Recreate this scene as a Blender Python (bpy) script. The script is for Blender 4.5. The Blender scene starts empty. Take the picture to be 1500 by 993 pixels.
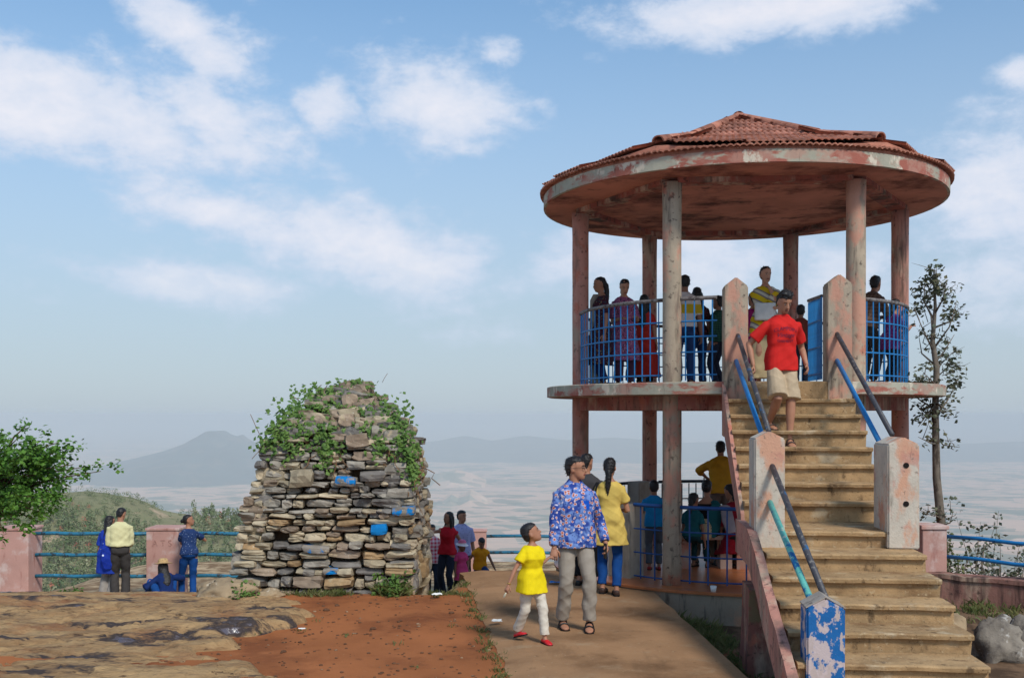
import bpy, bmesh, math, random
import numpy as np
from mathutils import Vector, Matrix, noise
from mathutils.bvhtree import BVHTree

scene = bpy.context.scene
COL = scene.collection
R = math.radians
# ------------------------------------------------------------------ camera
F = 1537.0            # focal length in photograph pixels (1500 wide)
CAMZ = 2.2
HORIZON = 606.0
cam_d = bpy.data.cameras.new('camera')
cam = bpy.data.objects.new('camera', cam_d)
COL.objects.link(cam)
cam.location = (0, 0, CAMZ)
cam.rotation_euler = (R(90), 0, 0)
cam_d.sensor_width = 36
cam_d.lens = 36 * F / 1500
cam_d.shift_y = (HORIZON - 496.5) / 1500
cam_d.clip_start = 0.1
cam_d.clip_end = 120000
scene.camera = cam
scene.view_settings.view_transform = 'Standard'
scene.view_settings.look = 'None'
scene.view_settings.gamma = 1
scene.view_settings.exposure = 0.58
scene.cycles.volume_bounces = 1
scene.cycles.max_bounces = 8

# ------------------------------------------------------------------ small node language
class NT:
    def __init__(self, nt):
        self.nt = nt
    def n(self, typ, ins=None, **kw):
        nd = self.nt.nodes.new(typ)
        for k, v in kw.items():
            setattr(nd, k, v)
        for k, v in (ins or {}).items():
            s = nd.inputs[k]
            if isinstance(v, bpy.types.NodeSocket):
                self.nt.links.new(v, s)
            elif isinstance(v, bpy.types.Node):
                self.nt.links.new(v.outputs[0], s)
            else:
                if s.type == 'RGBA' and len(v) == 3:
                    v = (*v, 1)
                s.default_value = v
        return nd
    def math(self, op, a, b=0.0, c=0.0, clamp=False):
        return self.n('ShaderNodeMath', {0: a, 1: b, 2: c}, operation=op, use_clamp=clamp).outputs[0]
    def noise(self, vec, scale=5, detail=4, rough=.55, dist=0.0):
        return self.n('ShaderNodeTexNoise', {'Vector': vec, 'Scale': scale, 'Detail': detail, 'Roughness': rough, 'Distortion': dist}).outputs[0]
    def step(self, v, lo, hi, a=0.0, b=1.0):
        return self.n('ShaderNodeMapRange', {0: v, 1: lo, 2: hi, 3: a, 4: b}, interpolation_type='SMOOTHSTEP').outputs[0]
    def mix(self, f, a, b, blend='MIX'):
        nd = self.n('ShaderNodeMix', data_type='RGBA', blend_type=blend)
        for i, v in ((0, f), (6, a), (7, b)):
            s = nd.inputs[i]
            if isinstance(v, bpy.types.NodeSocket):
                self.nt.links.new(v, s)
            else:
                s.default_value = (*v, 1) if i and len(v) == 3 else v
        return nd.outputs[2]
    def mapping(self, vec, scale=(1, 1, 1), loc=(0, 0, 0), rot=(0, 0, 0)):
        return self.n('ShaderNodeMapping', {0: vec, 1: loc, 2: rot, 3: scale}).outputs[0]

def lin(r, g, b):
    f = lambda c: c / 12.92 if c <= .04045 else ((c + .055) / 1.055) ** 2.4
    return (f(r / 255), f(g / 255), f(b / 255))

# ------------------------------------------------------------------ sun and sky
TOSUN = Vector((.50, -.85, .98)).normalized()
SUN_EL = math.asin(TOSUN.z)
SUN_ROT = math.atan2(TOSUN.x, TOSUN.y)
sd = bpy.data.lights.new('sun', 'SUN')
sd.energy = 1.85
sd.angle = R(12)
sd.color = (1.0, .955, .88)
sun = bpy.data.objects.new('sun', sd)
COL.objects.link(sun)
sun.location = (5, -6, 30)
sun.rotation_euler = TOSUN.to_track_quat('Z', 'Y').to_euler()

world = bpy.data.worlds.new('World')
scene.world = world
world.use_nodes = True
world.node_tree.nodes.clear()
W = NT(world.node_tree)

def build_world():
    tc = W.n('ShaderNodeTexCoord').outputs['Generated']
    sky = W.n('ShaderNodeTexSky', sky_type='NISHITA', sun_disc=False, sun_elevation=SUN_EL, sun_rotation=SUN_ROT,
              altitude=900, air_density=1.0, dust_density=1.6, ozone_density=2.0).outputs[0]
    sep = W.n('ShaderNodeSeparateXYZ', {0: tc})
    x, y, z = sep.outputs
    el = W.math('ARCSINE', z)
    az = W.math('ARCTAN2', x, y)
    # hazy sky: towards the horizon, all the way round, the blue pales
    hz = W.step(el, .0, .50, 1.0, 0.0)
    hz = W.math('MULTIPLY', hz, .88)
    skyc = W.mix(hz, W.mix(1.0, sky, (.094, .120, .122), 'MULTIPLY'), lin(151, 160, 172))
    # clouds: banks given by bearing and height, broken up by noise
    def blob(px, py, hw, hh, rot, amp):
        u, v = (px - 750) / F, (HORIZON - py) / F
        a0 = math.atan(u); e0 = math.atan(v * math.cos(a0))
        c, s = math.cos(R(rot)), math.sin(R(rot))
        da = W.math('SUBTRACT', az, a0); de = W.math('SUBTRACT', el, e0)
        p = W.math('ADD', W.math('MULTIPLY', da, c * F / hw), W.math('MULTIPLY', de, s * F / hw))
        q = W.math('ADD', W.math('MULTIPLY', da, -s * F / hh), W.math('MULTIPLY', de, c * F / hh))
        r2 = W.math('ADD', W.math('MULTIPLY', p, p), W.math('MULTIPLY', q, q))
        return W.math('MULTIPLY', W.math('POWER', 2.718, W.math('MULTIPLY', r2, -1.0)), amp)
    banks = [(90, 160, 260, 80, -6, .52), (270, 50, 150, 45, -28, .42), (330, 180, 160, 60, -16, .48), (480, 160, 60, 55, -30, .42),
             (650, 150, 150, 60, -12, .48), (735, 77, 38, 22, -10, .36), (480, 75, 60, 20, -10, .2), (800, 160, 30, 18, -25, .3),
             (330, 315, 190, 42, -14, .46), (560, 375, 230, 75, -14, .50), (300, 420, 210, 40, -6, .40), (900, 390, 170, 70, 0, .42),
             (1030, 400, 140, 70, 0, .52), (1170, 10, 240, 46, 3, .52), (1440, 290, 120, 110, 10, .46), (1450, 420, 140, 70, 0, .46),
             (1230, 400, 140, 60, 0, .46), (715, 485, 110, 35, 0, .3), (1500, 105, 45, 26, 0, .45)]
    m = None
    for b in banks:
        g = blob(*b)
        m = g if m is None else W.math('MAXIMUM', m, g)
    vec = W.n('ShaderNodeCombineXYZ', {0: az, 1: W.math('MULTIPLY', el, 1.7), 2: 0.37}).outputs[0]
    n1 = W.math('ADD', W.math('MULTIPLY', W.noise(vec, 7, 10, .60, .2), .58), W.math('MULTIPLY', W.noise(vec, 26, 9, .64, .15), .42))
    n2 = W.noise(W.mapping(vec, (1, 1, 1), (4.2, 1.3, 0)), 3.0, 4, .5)
    # away from the banks the same sky carries ordinary scattered cloud
    away = W.math('MULTIPLY', W.step(W.math('ABSOLUTE', az), .55, .8), W.step(n2, .5, .65, 0, .33))
    m = W.math('MAXIMUM', m, away)
    d = W.math('ADD', m, W.math('MULTIPLY', W.math('SUBTRACT', n1, .5), 1.35))
    cov = W.step(d, .11, .42)
    fade = W.step(el, .02, .18, .35, .92)
    cov = W.math('MULTIPLY', cov, fade)
    body = W.step(d, .2, .75)
    cc = W.mix(body, lin(170, 182, 200), lin(203, 202, 208))
    col = W.mix(cov, skyc, cc)
    bg = W.n('ShaderNodeBackground', {0: col, 1: 1.0})
    out = W.n('ShaderNodeOutputWorld', {0: bg})
build_world()

# ------------------------------------------------------------------ materials
MATS = {}
def M(name, base, var=.18, vscale=5.0, layers=(), rough=.85, bump=.25, bscale=45.0, spec=.25, rnd=0.0, sss=0.0, metallic=0.0, bdist=.01):
    """base colour with soft noise variation, then worn layers (colour, scale, lo, hi, seed)"""
    if name in MATS:
        return MATS[name]
    m = bpy.data.materials.new(name)
    m.use_nodes = True
    t = NT(m.node_tree)
    b = m.node_tree.nodes['Principled BSDF']
    co = t.n('ShaderNodeTexCoord').outputs['Object']
    if rnd:
        oi = t.n('ShaderNodeObjectInfo').outputs['Random']
        off = t.n('ShaderNodeCombineXYZ', {0: t.math('MULTIPLY', oi, 37.0), 1: t.math('MULTIPLY', oi, 91.0), 2: t.math('MULTIPLY', oi, 13.0)}).outputs[0]
        co = t.n('ShaderNodeVectorMath', {0: co, 1: off}, operation='ADD').outputs[0]
    f = t.step(t.noise(co, vscale, 5, .6), .25, .75)
    c = t.mix(f, tuple(x * (1 - var) for x in base), tuple(min(1, x * (1 + var)) for x in base))
    if rnd:
        k = t.math('ADD', t.math('MULTIPLY', oi, 2 * rnd), 1 - rnd)
        g = t.n('ShaderNodeCombineXYZ', {0: k, 1: k, 2: k}).outputs[0]
        c = t.mix(1.0, c, g, 'MULTIPLY')
    for L in layers:
        colr, sc, lo, hi = L[:4]
        seed = L[4] if len(L) > 4 else 0
        amt = L[5] if len(L) > 5 else 1.0
        scv = sc if isinstance(sc, tuple) else (sc, sc, sc)
        v = t.mapping(co, scv, (seed * 3.7, seed * 1.9, seed * 5.3))
        fac = t.step(t.noise(v, 1.0, 7, .62), lo, hi, 0, amt)
        c = t.mix(fac, c, colr)
    b.inputs['Base Color'].default_value = (*base, 1)
    m.node_tree.links.new(c, b.inputs['Base Color'])
    b.inputs['Roughness'].default_value = rough
    b.inputs['Specular IOR Level'].default_value = spec
    b.inputs['Metallic'].default_value = metallic
    if bump:
        h = t.noise(co, bscale, 6, .65)
        bm = t.n('ShaderNodeBump', {'Strength': bump, 'Distance': bdist, 'Height': h})
        m.node_tree.links.new(bm.outputs[0], b.inputs['Normal'])
    MATS[name] = m
    return m

PINK = lin(184, 130, 114); RED = lin(150, 62, 50); GREYC = lin(166, 150, 130); STAIN = lin(58, 48, 44); BEIGE = lin(196, 172, 148)
def masonry(name, base=PINK, extra=()):
    return M(name, base, .12, 2.5, [(BEIGE, (3, 3, 1.2), .50, .66, 1, .75), (GREYC, (2.2, 2.2, .8), .55, .68, 2, .8),
             (lin(184, 110, 88), 3.5, .56, .66, 5, .8), (STAIN, (9, 9, .9), .53, .70, 3, .8), (STAIN, 14, .57, .67, 4, .7), (lin(118, 96, 84), (4, 4, 1), .5, .66, 15, .7), *extra], .9, .45, 30, .15, bdist=.012)
m_col = masonry('pink_plaster')
m_post = M('post_plaster', lin(196, 184, 168), .12, 4, [(lin(206, 150, 120), (4, 4, 2), .50, .62, 9, .85), (lin(150, 138, 124), (6, 6, 2), .54, .68, 2, .7), (lin(190, 132, 116), 3, .56, .66, 4, .7), (STAIN, (12, 12, 2), .60, .76, 3, .7), (lin(110, 98, 88), 24, .60, .68, 5, .6)], .9, .5, 34, .12, bdist=.012)
m_colg = masonry('grey_pink_plaster', GREYC, [(lin(196, 140, 118), (3, 3, 1.4), .50, .60, 9, .8)])
m_beam = masonry('beam_plaster', lin(150, 84, 70), [(STAIN, (2.5, 2.5, 4), .50, .66, 11, .85)])
m_soffit = M('soffit', lin(190, 126, 106), .18, 1.5, [(lin(90, 52, 45), 1.3, .45, .68, 2), (STAIN, 2.2, .58, .72, 5, .8)], .9, .4, 25, .1)
m_edge = M('slab_edge', lin(166, 160, 142), .12, 3, [(lin(160, 86, 72), (2.0, 2.0, 6), .48, .57, 3, .9), (lin(176, 132, 116), (3, 3, 5), .50, .62, 13, .7), (lin(205, 190, 170), (4, 4, 3), .57, .64, 6), (STAIN, (14, 14, 2), .60, .74, 7, .7)], .9, .4, 30, .15)
m_conc = M('bare_concrete', lin(158, 150, 138), .15, 3, [(lin(120, 108, 95), (5, 5, 1.5), .5, .7, 1), (STAIN, (11, 11, 1.2), .58, .75, 2, .7), (lin(196, 150, 126), 3, .58, .68, 3, .8)], .92, .5, 40, .12)
m_step = M('worn_step_concrete', lin(170, 138, 100), .2, 4, [(lin(196, 176, 146), (3, 4, 4), .55, .68, 1, .75), (lin(124, 94, 66), (2.2, 3, 3), .50, .70, 2, .75), (lin(74, 58, 44), (9, 9, 5), .56, .70, 4, .75), (lin(196, 172, 136), 26, .58, .68, 6, .6), (lin(84, 66, 48), 40, .60, .68, 8, .7)], .92, .55, 38, .12, rnd=.10, bdist=.014)
m_tile = M('clay_tile', lin(166, 110, 90), .25, 6, [(lin(92, 58, 48), 5, .52, .7, 1, .8), (lin(200, 150, 128), 9, .58, .7, 2, .7)], .85, .3, 60, .15, rnd=.28)
m_floor = M('orange_floor', lin(176, 104, 62), .15, 2, [(lin(140, 84, 56), 3, .5, .7, 1)], .35, .1, 40, .4)
m_blue = M('blue_paint', lin(24, 104, 168), .15, 6, [(lin(60, 66, 72), 22, .62, .70, 1, .8), (lin(70, 140, 190), 8, .58, .7, 2, .6)], .45, .15, 60, .4)
m_bluepatch = M('peeling_blue_paint', lin(28, 98, 160), .12, 6, [(lin(196, 178, 176), 7, .49, .535, 3), (lin(188, 170, 164), (12, 12, 6), .54, .58, 5)], .7, .4, 40, .25)
m_rail = M('railing_blue', lin(30, 116, 176), .12, 9, [(lin(30, 40, 50), 26, .62, .70, 1, .7)], .45, .1, 60, .4)
m_dark = M('dark_pipe', lin(66, 64, 68), .2, 9, [(lin(130, 124, 118), 16, .55, .66, 1), (lin(40, 90, 130), 7, .6, .68, 2)], .5, .2, 60, .4)
m_teal = M('teal_pipe', lin(96, 176, 164), .15, 9, [(lin(26, 96, 150), 9, .50, .58, 1), (lin(190, 200, 180), 14, .6, .66, 2)], .55, .2, 60, .3)
m_hand = M('weathered_handrail', lin(120, 112, 108), .2, 12, [(lin(70, 60, 58), 16, .5, .62, 1), (lin(190, 184, 176), 22, .6, .68, 2)], .6, .2, 60, .3)
m_fencep = M('fence_pink', lin(190, 146, 134), .1, 2, [(lin(206, 186, 178), 2.5, .5, .66, 1, .8), (lin(150, 92, 82), (6, 6, 1.5), .56, .72, 2, .7)], .9, .3, 30, .15)
m_fenceb = M('fence_pipe', lin(40, 112, 140), .2, 8, [(lin(48, 56, 60), 11, .52, .64, 1), (lin(150, 160, 158), 20, .62, .7, 2)], .5, .2, 60, .4)
m_path = M('path_concrete', lin(160, 122, 88), .16, 1.2, [(lin(112, 80, 54), 1.1, .46, .7, 1, .8), (lin(166, 140, 110), 2.6, .56, .72, 2, .6), (lin(88, 64, 46), (9, 9, 9), .60, .76, 3, .6), (lin(96, 72, 52), (2.5, .5, 1), .58, .68, 4, .25), (lin(176, 152, 122), 30, .62, .70, 6, .6)], .92, .55, 60, .12, bdist=.015)

# ------------------------------------------------------------------ mesh builder
def put(name, me, parent=None, mat=None, loc=None, smooth=False):
    o = bpy.data.objects.new(name, me)
    COL.objects.link(o)
    if mat is not None and not me.materials:
        me.materials.append(mat)
    if parent is not None:
        o.parent = parent
    if loc is not None:
        o.location = loc
    if smooth:
        me.shade_smooth()
    return o

def tag(o, label=None, cat=None, group=None, kind=None):
    for k, v in (('label', label), ('category', cat), ('group', group), ('kind', kind)):
        if v:
            o[k] = v
    return o

def thing(name, label, cat, loc=(0, 0, 0), rz=0.0, group=None):
    o = bpy.data.objects.new(name, None)
    o.empty_display_size = .2
    COL.objects.link(o)
    o.location = loc
    o.rotation_euler = (0, 0, rz)
    return tag(o, label, cat, group)

def frame_for(d, ref=None):
    d = d.normalized()
    a = (ref or (Vector((0, 0, 1)) if abs(d.z) < .9 else Vector((1, 0, 0))))
    u = a.cross(d).normalized()
    return u, d.cross(u)

class MB:
    def __init__(self):
        self.v = []; self.f = []
    def add(self, vs, fs):
        k = len(self.v)
        self.v += [tuple(p) for p in vs]
        self.f += [tuple(i + k for i in q) for q in fs]
        return self
    def box(self, x0, x1, y0, y1, z0, z1, fn=None):
        vs = [Vector((x, y, z)) for z in (z0, z1) for y in (y0, y1) for x in (x0, x1)]
        if fn: vs = [fn(p) for p in vs]
        return self.add(vs, [(0, 2, 3, 1), (4, 5, 7, 6), (0, 1, 5, 4), (2, 6, 7, 3), (0, 4, 6, 2), (1, 3, 7, 5)])
    def loft(self, rings, caps=True, closed=True):
        n = len(rings[0]); vs = [p for r in rings for p in r]; fs = []
        for i in range(len(rings) - 1):
            for j in range(n if closed else n - 1):
                k = (j + 1) % n
                fs.append((i * n + j, i * n + k, (i + 1) * n + k, (i + 1) * n + j))
        if caps:
            fs.append(tuple(reversed(range(n)))); fs.append(tuple(range((len(rings) - 1) * n, len(rings) * n)))
        return self.add(vs, fs)
    def tube(self, pts, rad, n=8, ref=None):
        pts = [Vector(p) for p in pts]
        if not isinstance(rad, (list, tuple)): rad = [rad] * len(pts)
        rings = []; u = None
        for i, p in enumerate(pts):
            d = (pts[min(i + 1, len(pts) - 1)] - pts[max(i - 1, 0)])
            if d.length < 1e-9: d = Vector((0, 0, 1))
            d.normalize()
            if u is None: u, w = frame_for(d, ref)
            else:
                u = (u - d * u.dot(d)).normalized(); w = d.cross(u)
            w = d.cross(u)
            r = rad[i]
            ra, rb = r if isinstance(r, (tuple, list)) else (r, r)
            rings.append([p + u * (math.cos(2 * math.pi * j / n) * ra) + w * (math.sin(2 * math.pi * j / n) * rb) for j in range(n)])
        return self.loft(rings)
    def prism(self, poly, z0, z1):
        return self.loft([[Vector((x, y, z0)) for x, y in poly], [Vector((x, y, z1)) for x, y in poly]])
    def extr(self, poly, fn0, fn1):
        """polygon of (a,b) extruded between two placing functions"""
        return self.loft([[fn0(a, b) for a, b in poly], [fn1(a, b) for a, b in poly]])
    def ellipsoid(self, c, r, n=10, m=7, rot=None):
        c = Vector(c); rings = []
        for i in range(1, m):
            th = math.pi * i / m
            ring = [Vector((r[0] * math.sin(th) * math.cos(2 * math.pi * j / n), r[1] * math.sin(th) * math.sin(2 * math.pi * j / n), -r[2] * math.cos(th))) for j in range(n)]
            rings.append([c + (rot @ p if rot else p) for p in ring])
        return self.loft(rings)
    def mesh(self, name='mesh', fix=True):
        me = bpy.data.meshes.new(name)
        me.from_pydata(self.v, [], self.f)
        if fix:
            bm = bmesh.new(); bm.from_mesh(me)
            bmesh.ops.recalc_face_normals(bm, faces=bm.faces)
            bm.to_mesh(me); bm.free()
        me.update()
        return me
    def build(self, name, mat, parent=None, smooth=False, bevel=0.0, loc=None):
        me = self.mesh(name)
        if bevel:
            bm = bmesh.new(); bm.from_mesh(me)
            bmesh.ops.bevel(bm, geom=[e for e in bm.edges if len(e.link_faces) == 2 and e.calc_face_angle(0) > .5], offset=bevel, segments=2, affect='EDGES', profile=.6)
            bm.to_mesh(me); bm.free()
        return put(name, me, parent, mat, loc, smooth)

def roughen(me, amp, scale, seed=0.0, sub=0):
    if sub:
        bm = bmesh.new(); bm.from_mesh(me)
        bmesh.ops.subdivide_edges(bm, edges=bm.edges[:], cuts=sub, use_grid_fill=True)
        bm.to_mesh(me); bm.free()
    off = Vector((seed * 7.1, seed * 3.3, seed * 1.7))
    for v in me.vertices:
        v.co += noise.noise_vector(v.co * scale + off) * amp
    me.update()
    return me

def P(px, py, d):
    return Vector(((px - 750) * d / F, d, CAMZ - (py - HORIZON) * d / F))
rng = random.Random(7)
# ================================================================== the land
def sm(a, b, x):
    t = min(1, max(0, (x - a) / (b - a)))
    return t * t * (3 - 2 * t)

def ground_z(x, y):
    z = -.19 * min(max(0, y - 12.9 + .0), 7.5) - .25 * sm(21, 26, y)
    if -.95 < x < 2.2 and y < 14.5: z = max(z, -.19 * max(0, y - 12.9) * (1 - sm(-.95, -.6, x)))
    z -= 4.0 * sm(27.5, 34, y)
    # the hollow between path and stairs, and the drop beyond the right wall
    z -= .30 * sm(1.72, 2.05, x) * (1 - sm(3.2, 3.7, x)) * (1 - sm(14.5, 17, y))
    z += .16 * sm(3.5, 4.2, x) * sm(9.3, 10.4, y) * (1 - sm(11.0, 12, y))
    z -= 2.0 * sm(5.2, 8.0, x) * sm(10.5, 13, y)
    z -= .9 * sm(-9, -13, x)
    return z

def grid(x0, x1, y0, y1, nx, ny, fn):
    xs = np.linspace(x0, x1, nx); ys = np.linspace(y0, y1, ny)
    v = [(x, y, fn(x, y)) for y in ys for x in xs]
    f = [(j * nx + i, j * nx + i + 1, (j + 1) * nx + i + 1, (j + 1) * nx + i) for j in range(ny - 1) for i in range(nx - 1)]
    me = bpy.data.meshes.new('sheet'); me.from_pydata(v, [], f); me.update(); me.shade_smooth()
    return me

m_soil = M('red_soil', lin(162, 100, 62), .14, .9, [(lin(106, 60, 40), 1.2, .45, .7, 1, .8), (lin(160, 96, 58), 2.4, .55, .72, 2, .7), (lin(84, 52, 38), (7, 7, 7), .58, .74, 3, .6),
           (lin(176, 140, 104), 38, .66, .72, 5, .8)], .95, .5, 55, .08, bdist=.02)
def soil_z(x, y):
    return ground_z(x, y) - .012 + .03 * noise.noise(Vector((x * .7, y * .7, 0))) * (0 if -.9 < x < 2.1 and y > 7 else 1) + .010 * noise.noise(Vector((x * 3, y * 3, 2)))
def bare_rock_beyond():
    t = NT(m_soil.node_tree); b = m_soil.node_tree.nodes['Principled BSDF']
    old = b.inputs['Base Color'].links[0].from_socket
    co = t.n('ShaderNodeTexCoord').outputs['Object']; sp = t.n('ShaderNodeSeparateXYZ', {0: co}).outputs
    wob = t.math('MULTIPLY', t.noise(co, 1.1, 5, .6), 1.6)
    f = t.step(t.math('ADD', sp[1], wob), 14.0, 14.6)
    f2 = t.math('MULTIPLY', f, t.step(sp[0], 3.6, 4.2, 1, 0))
    rk = t.mix(t.step(t.noise(co, 2.5, 6, .65), .4, .62), lin(128, 102, 76), lin(190, 164, 130))
    bed = t.mix(t.step(t.noise(co, 3, 6, .65), .4, .62), lin(84, 66, 52), lin(126, 100, 78))
    old = t.mix(t.step(sp[0], 2.0, 2.5), old, bed)
    m_soil.node_tree.links.new(t.mix(f2, old, rk), b.inputs['Base Color'])
bare_rock_beyond()
tag(put('ground', grid(-16, 14, 1, 36, 200, 240, soil_z), None, m_soil), kind='structure')

# rock outcrop: thin layered ledges lying over the soil
def rock_edge(y):
    return -2.45 + .55 * noise.noise(Vector((y * 1.1, 3.3, 0))) + .28 * noise.noise(Vector((y * 3.7, 1.3, 0))) - .5 * sm(11.6, 13.2, y) + .45 * sm(9.4, 8.6, y)
def rock_z(x, y):
    p = Vector((x * .75, y * 2.3, 0))
    n = noise.fractal(p, .9, 2.1, 6) * .5 + noise.noise(Vector((x * .35, y * .5, 5.0))) * .7
    lv = (n + 1.2) * 7.0
    k = math.floor(lv); fr = lv - k
    t = (k + sm(.0, .16, fr)) / 7.0 - 1.2
    h = (.045 + t * .14) * (1 - .75 * sm(11.6, 13.0, y)) + .012 * noise.noise(Vector((x * 9, y * 9, 1))) + .006 * noise.noise(Vector((x * 25, y * 25, 1)))
    h -= .045 * (1 - sm(.0, .05, abs(noise.noise(Vector((x * .9 + 3, y * 2.6, 2.2)))))) + .03 * (1 - sm(.0, .04, abs(noise.noise(Vector((x * 2.2, y * 3.4, 7.7))))))
    e = rock_edge(y) - x
    side = sm(-.02, .22, e + .12 * noise.noise(Vector((x * 4, y * 4, 9))))
    return ground_z(x, y) - .10 + (h + .10) * side if side > 0 else ground_z(x, y) - .10
def rock_mat():
    m = bpy.data.materials.new('layered_rock'); m.use_nodes = True
    t = NT(m.node_tree); b = m.node_tree.nodes['Principled BSDF']
    co = t.n('ShaderNodeTexCoord').outputs['Object']
    st = t.mapping(co, (.8, 2.4, 4))
    f = t.step(t.noise(st, 2.2, 7, .62), .3, .7)
    c = t.mix(f, lin(164, 126, 88), lin(214, 174, 124))
    c = t.mix(t.step(t.noise(t.mapping(co, (1.2, 4.5, 6)), 3.0, 8, .7), .56, .68), c, lin(96, 70, 52))
    c = t.mix(t.step(t.noise(co, 1.2, 5, .6), .52, .7, 0, .7), c, lin(168, 110, 72))
    # dark lichen and damp hollows
    wet = t.step(t.noise(t.mapping(co, (.42, 1.25, 1), (3.1, .4, 0)), 1.5, 6, .62, .4), .542, .60)
    c = t.mix(wet, c, lin(82, 70, 66))
    pud = t.step(t.noise(t.mapping(co, (.42, 1.25, 1), (3.1, .4, 0)), 1.5, 6, .62, .4), .60, .65)
    c = t.mix(pud, c, lin(92, 84, 90))
    m.node_tree.links.new(c, b.inputs['Base Color'])
    ro = t.step(pud, 0, 1, .9, .07)
    m.node_tree.links.new(t.step(pud, 0, 1, .3, .8), b.inputs['Specular IOR Level'])
    m.node_tree.links.new(ro, b.inputs['Roughness'])
    b.inputs['Specular IOR Level'].default_value = .3
    h = t.noise(t.mapping(co, (1, 3, 3)), 14, 10, .72)
    bm = t.n('ShaderNodeBump', {'Strength': t.step(pud, 0, 1, .95, .05), 'Distance': .06, 'Height': h})
    m.node_tree.links.new(bm.outputs[0], b.inputs['Normal'])
    return m
m_rock = rock_mat()
tag(put('rock_outcrop', grid(-10.5, -1.2, 6.5, 16.5, 290, 330, rock_z), None, m_rock), kind='structure')

# concrete path up to its crest, then steps going down behind
pl = [(4.0, .50), (8.79, -.03), (12.95, -.50), (14.55, -.70)]
pr = [(4.0, 2.25), (8.79, 1.94), (13.36, 1.70), (14.55, 1.62)]
def path_mesh():
    mb = MB(); n = 150; rows = []
    for i in range(n + 1):
        y = 4.0 + (14.55 - 4.0) * i / n
        a = np.interp(y, [p[0] for p in pl], [p[1] for p in pl]) + .05 * noise.noise(Vector((y * 2.3, 0, 0))) + .022 * noise.noise(Vector((y * 9, 3, 0)))
        c = np.interp(y, [p[0] for p in pr], [p[1] for p in pr]) + .02 * noise.noise(Vector((y * 2.1, 7, 0)))
        z = .03
        row = [Vector((a - .01, y, -.22))] + [Vector((a + (c - a) * k / 8, y, (z if k else -.004) + .006 * noise.noise(Vector((k * .9, y * 1.2, 4))))) for k in range(9)] + [Vector((c + .01, y, -.5))]
        rows.append(row)
    return mb.loft(rows, caps=False, closed=False).mesh('path')
path = tag(put('path', path_mesh(), None, m_path), kind='structure')
for i in range(9):
    MB().box(-.72 - .03 * i, 1.60, 14.55 + .3 * i, 14.95 + .3 * i, -.5 - .16 * i, .018 - .155 * (i + 1)).build('path_step', m_path, path, bevel=.01)

# mountain flank and the wooded spur on the left
crest_px = [(-700, 700), (-300, 712), (0, 716), (70, 707), (130, 703), (200, 714), (240, 734), (300, 741), (350, 748), (450, 775), (620, 850), (800, 960)]
CD = 350.0
cx = [(p[0] - 750) * CD / F for p in crest_px]; cz = [CAMZ - 3.0 - (p[1] - HORIZON) * CD / F for p in crest_px]
def hill_z(x, y):
    flank = -6.5 - .78 * max(0, y - 34) - .0009 * max(0, y - 34) ** 2 * .2
    xe = x * CD / max(y, 120) if y < CD else x
    c = float(np.interp(xe, cx, cz))
    if y < CD:
        spur = c - (CD - y) * .165 - 5 * sm(0, 200, CD - y)
    else:
        spur = c - (y - CD) * .45
    spur += 2.2 * noise.fractal(Vector((x * .02, y * .02, 0)), 1, 2, 4) * sm(0, 25, abs(y - CD) + 6)
    w = sm(60, 150, y)
    return max(flank, spur * w + flank * (1 - w))
m_hill = M('hill_ground', lin(140, 134, 104), .2, .03, [(lin(126, 124, 92), .045, .42, .56, 1, .9), (lin(196, 166, 140), .06, .58, .68, 2, .8), (lin(90, 98, 62), .12, .55, .7, 3, .7)], .95, .3, .8, .05, bdist=1.0)
hill = tag(put('hillside', grid(-520, 420, 33, 800, 190, 160, hill_z), None, m_hill), kind='structure')

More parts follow.
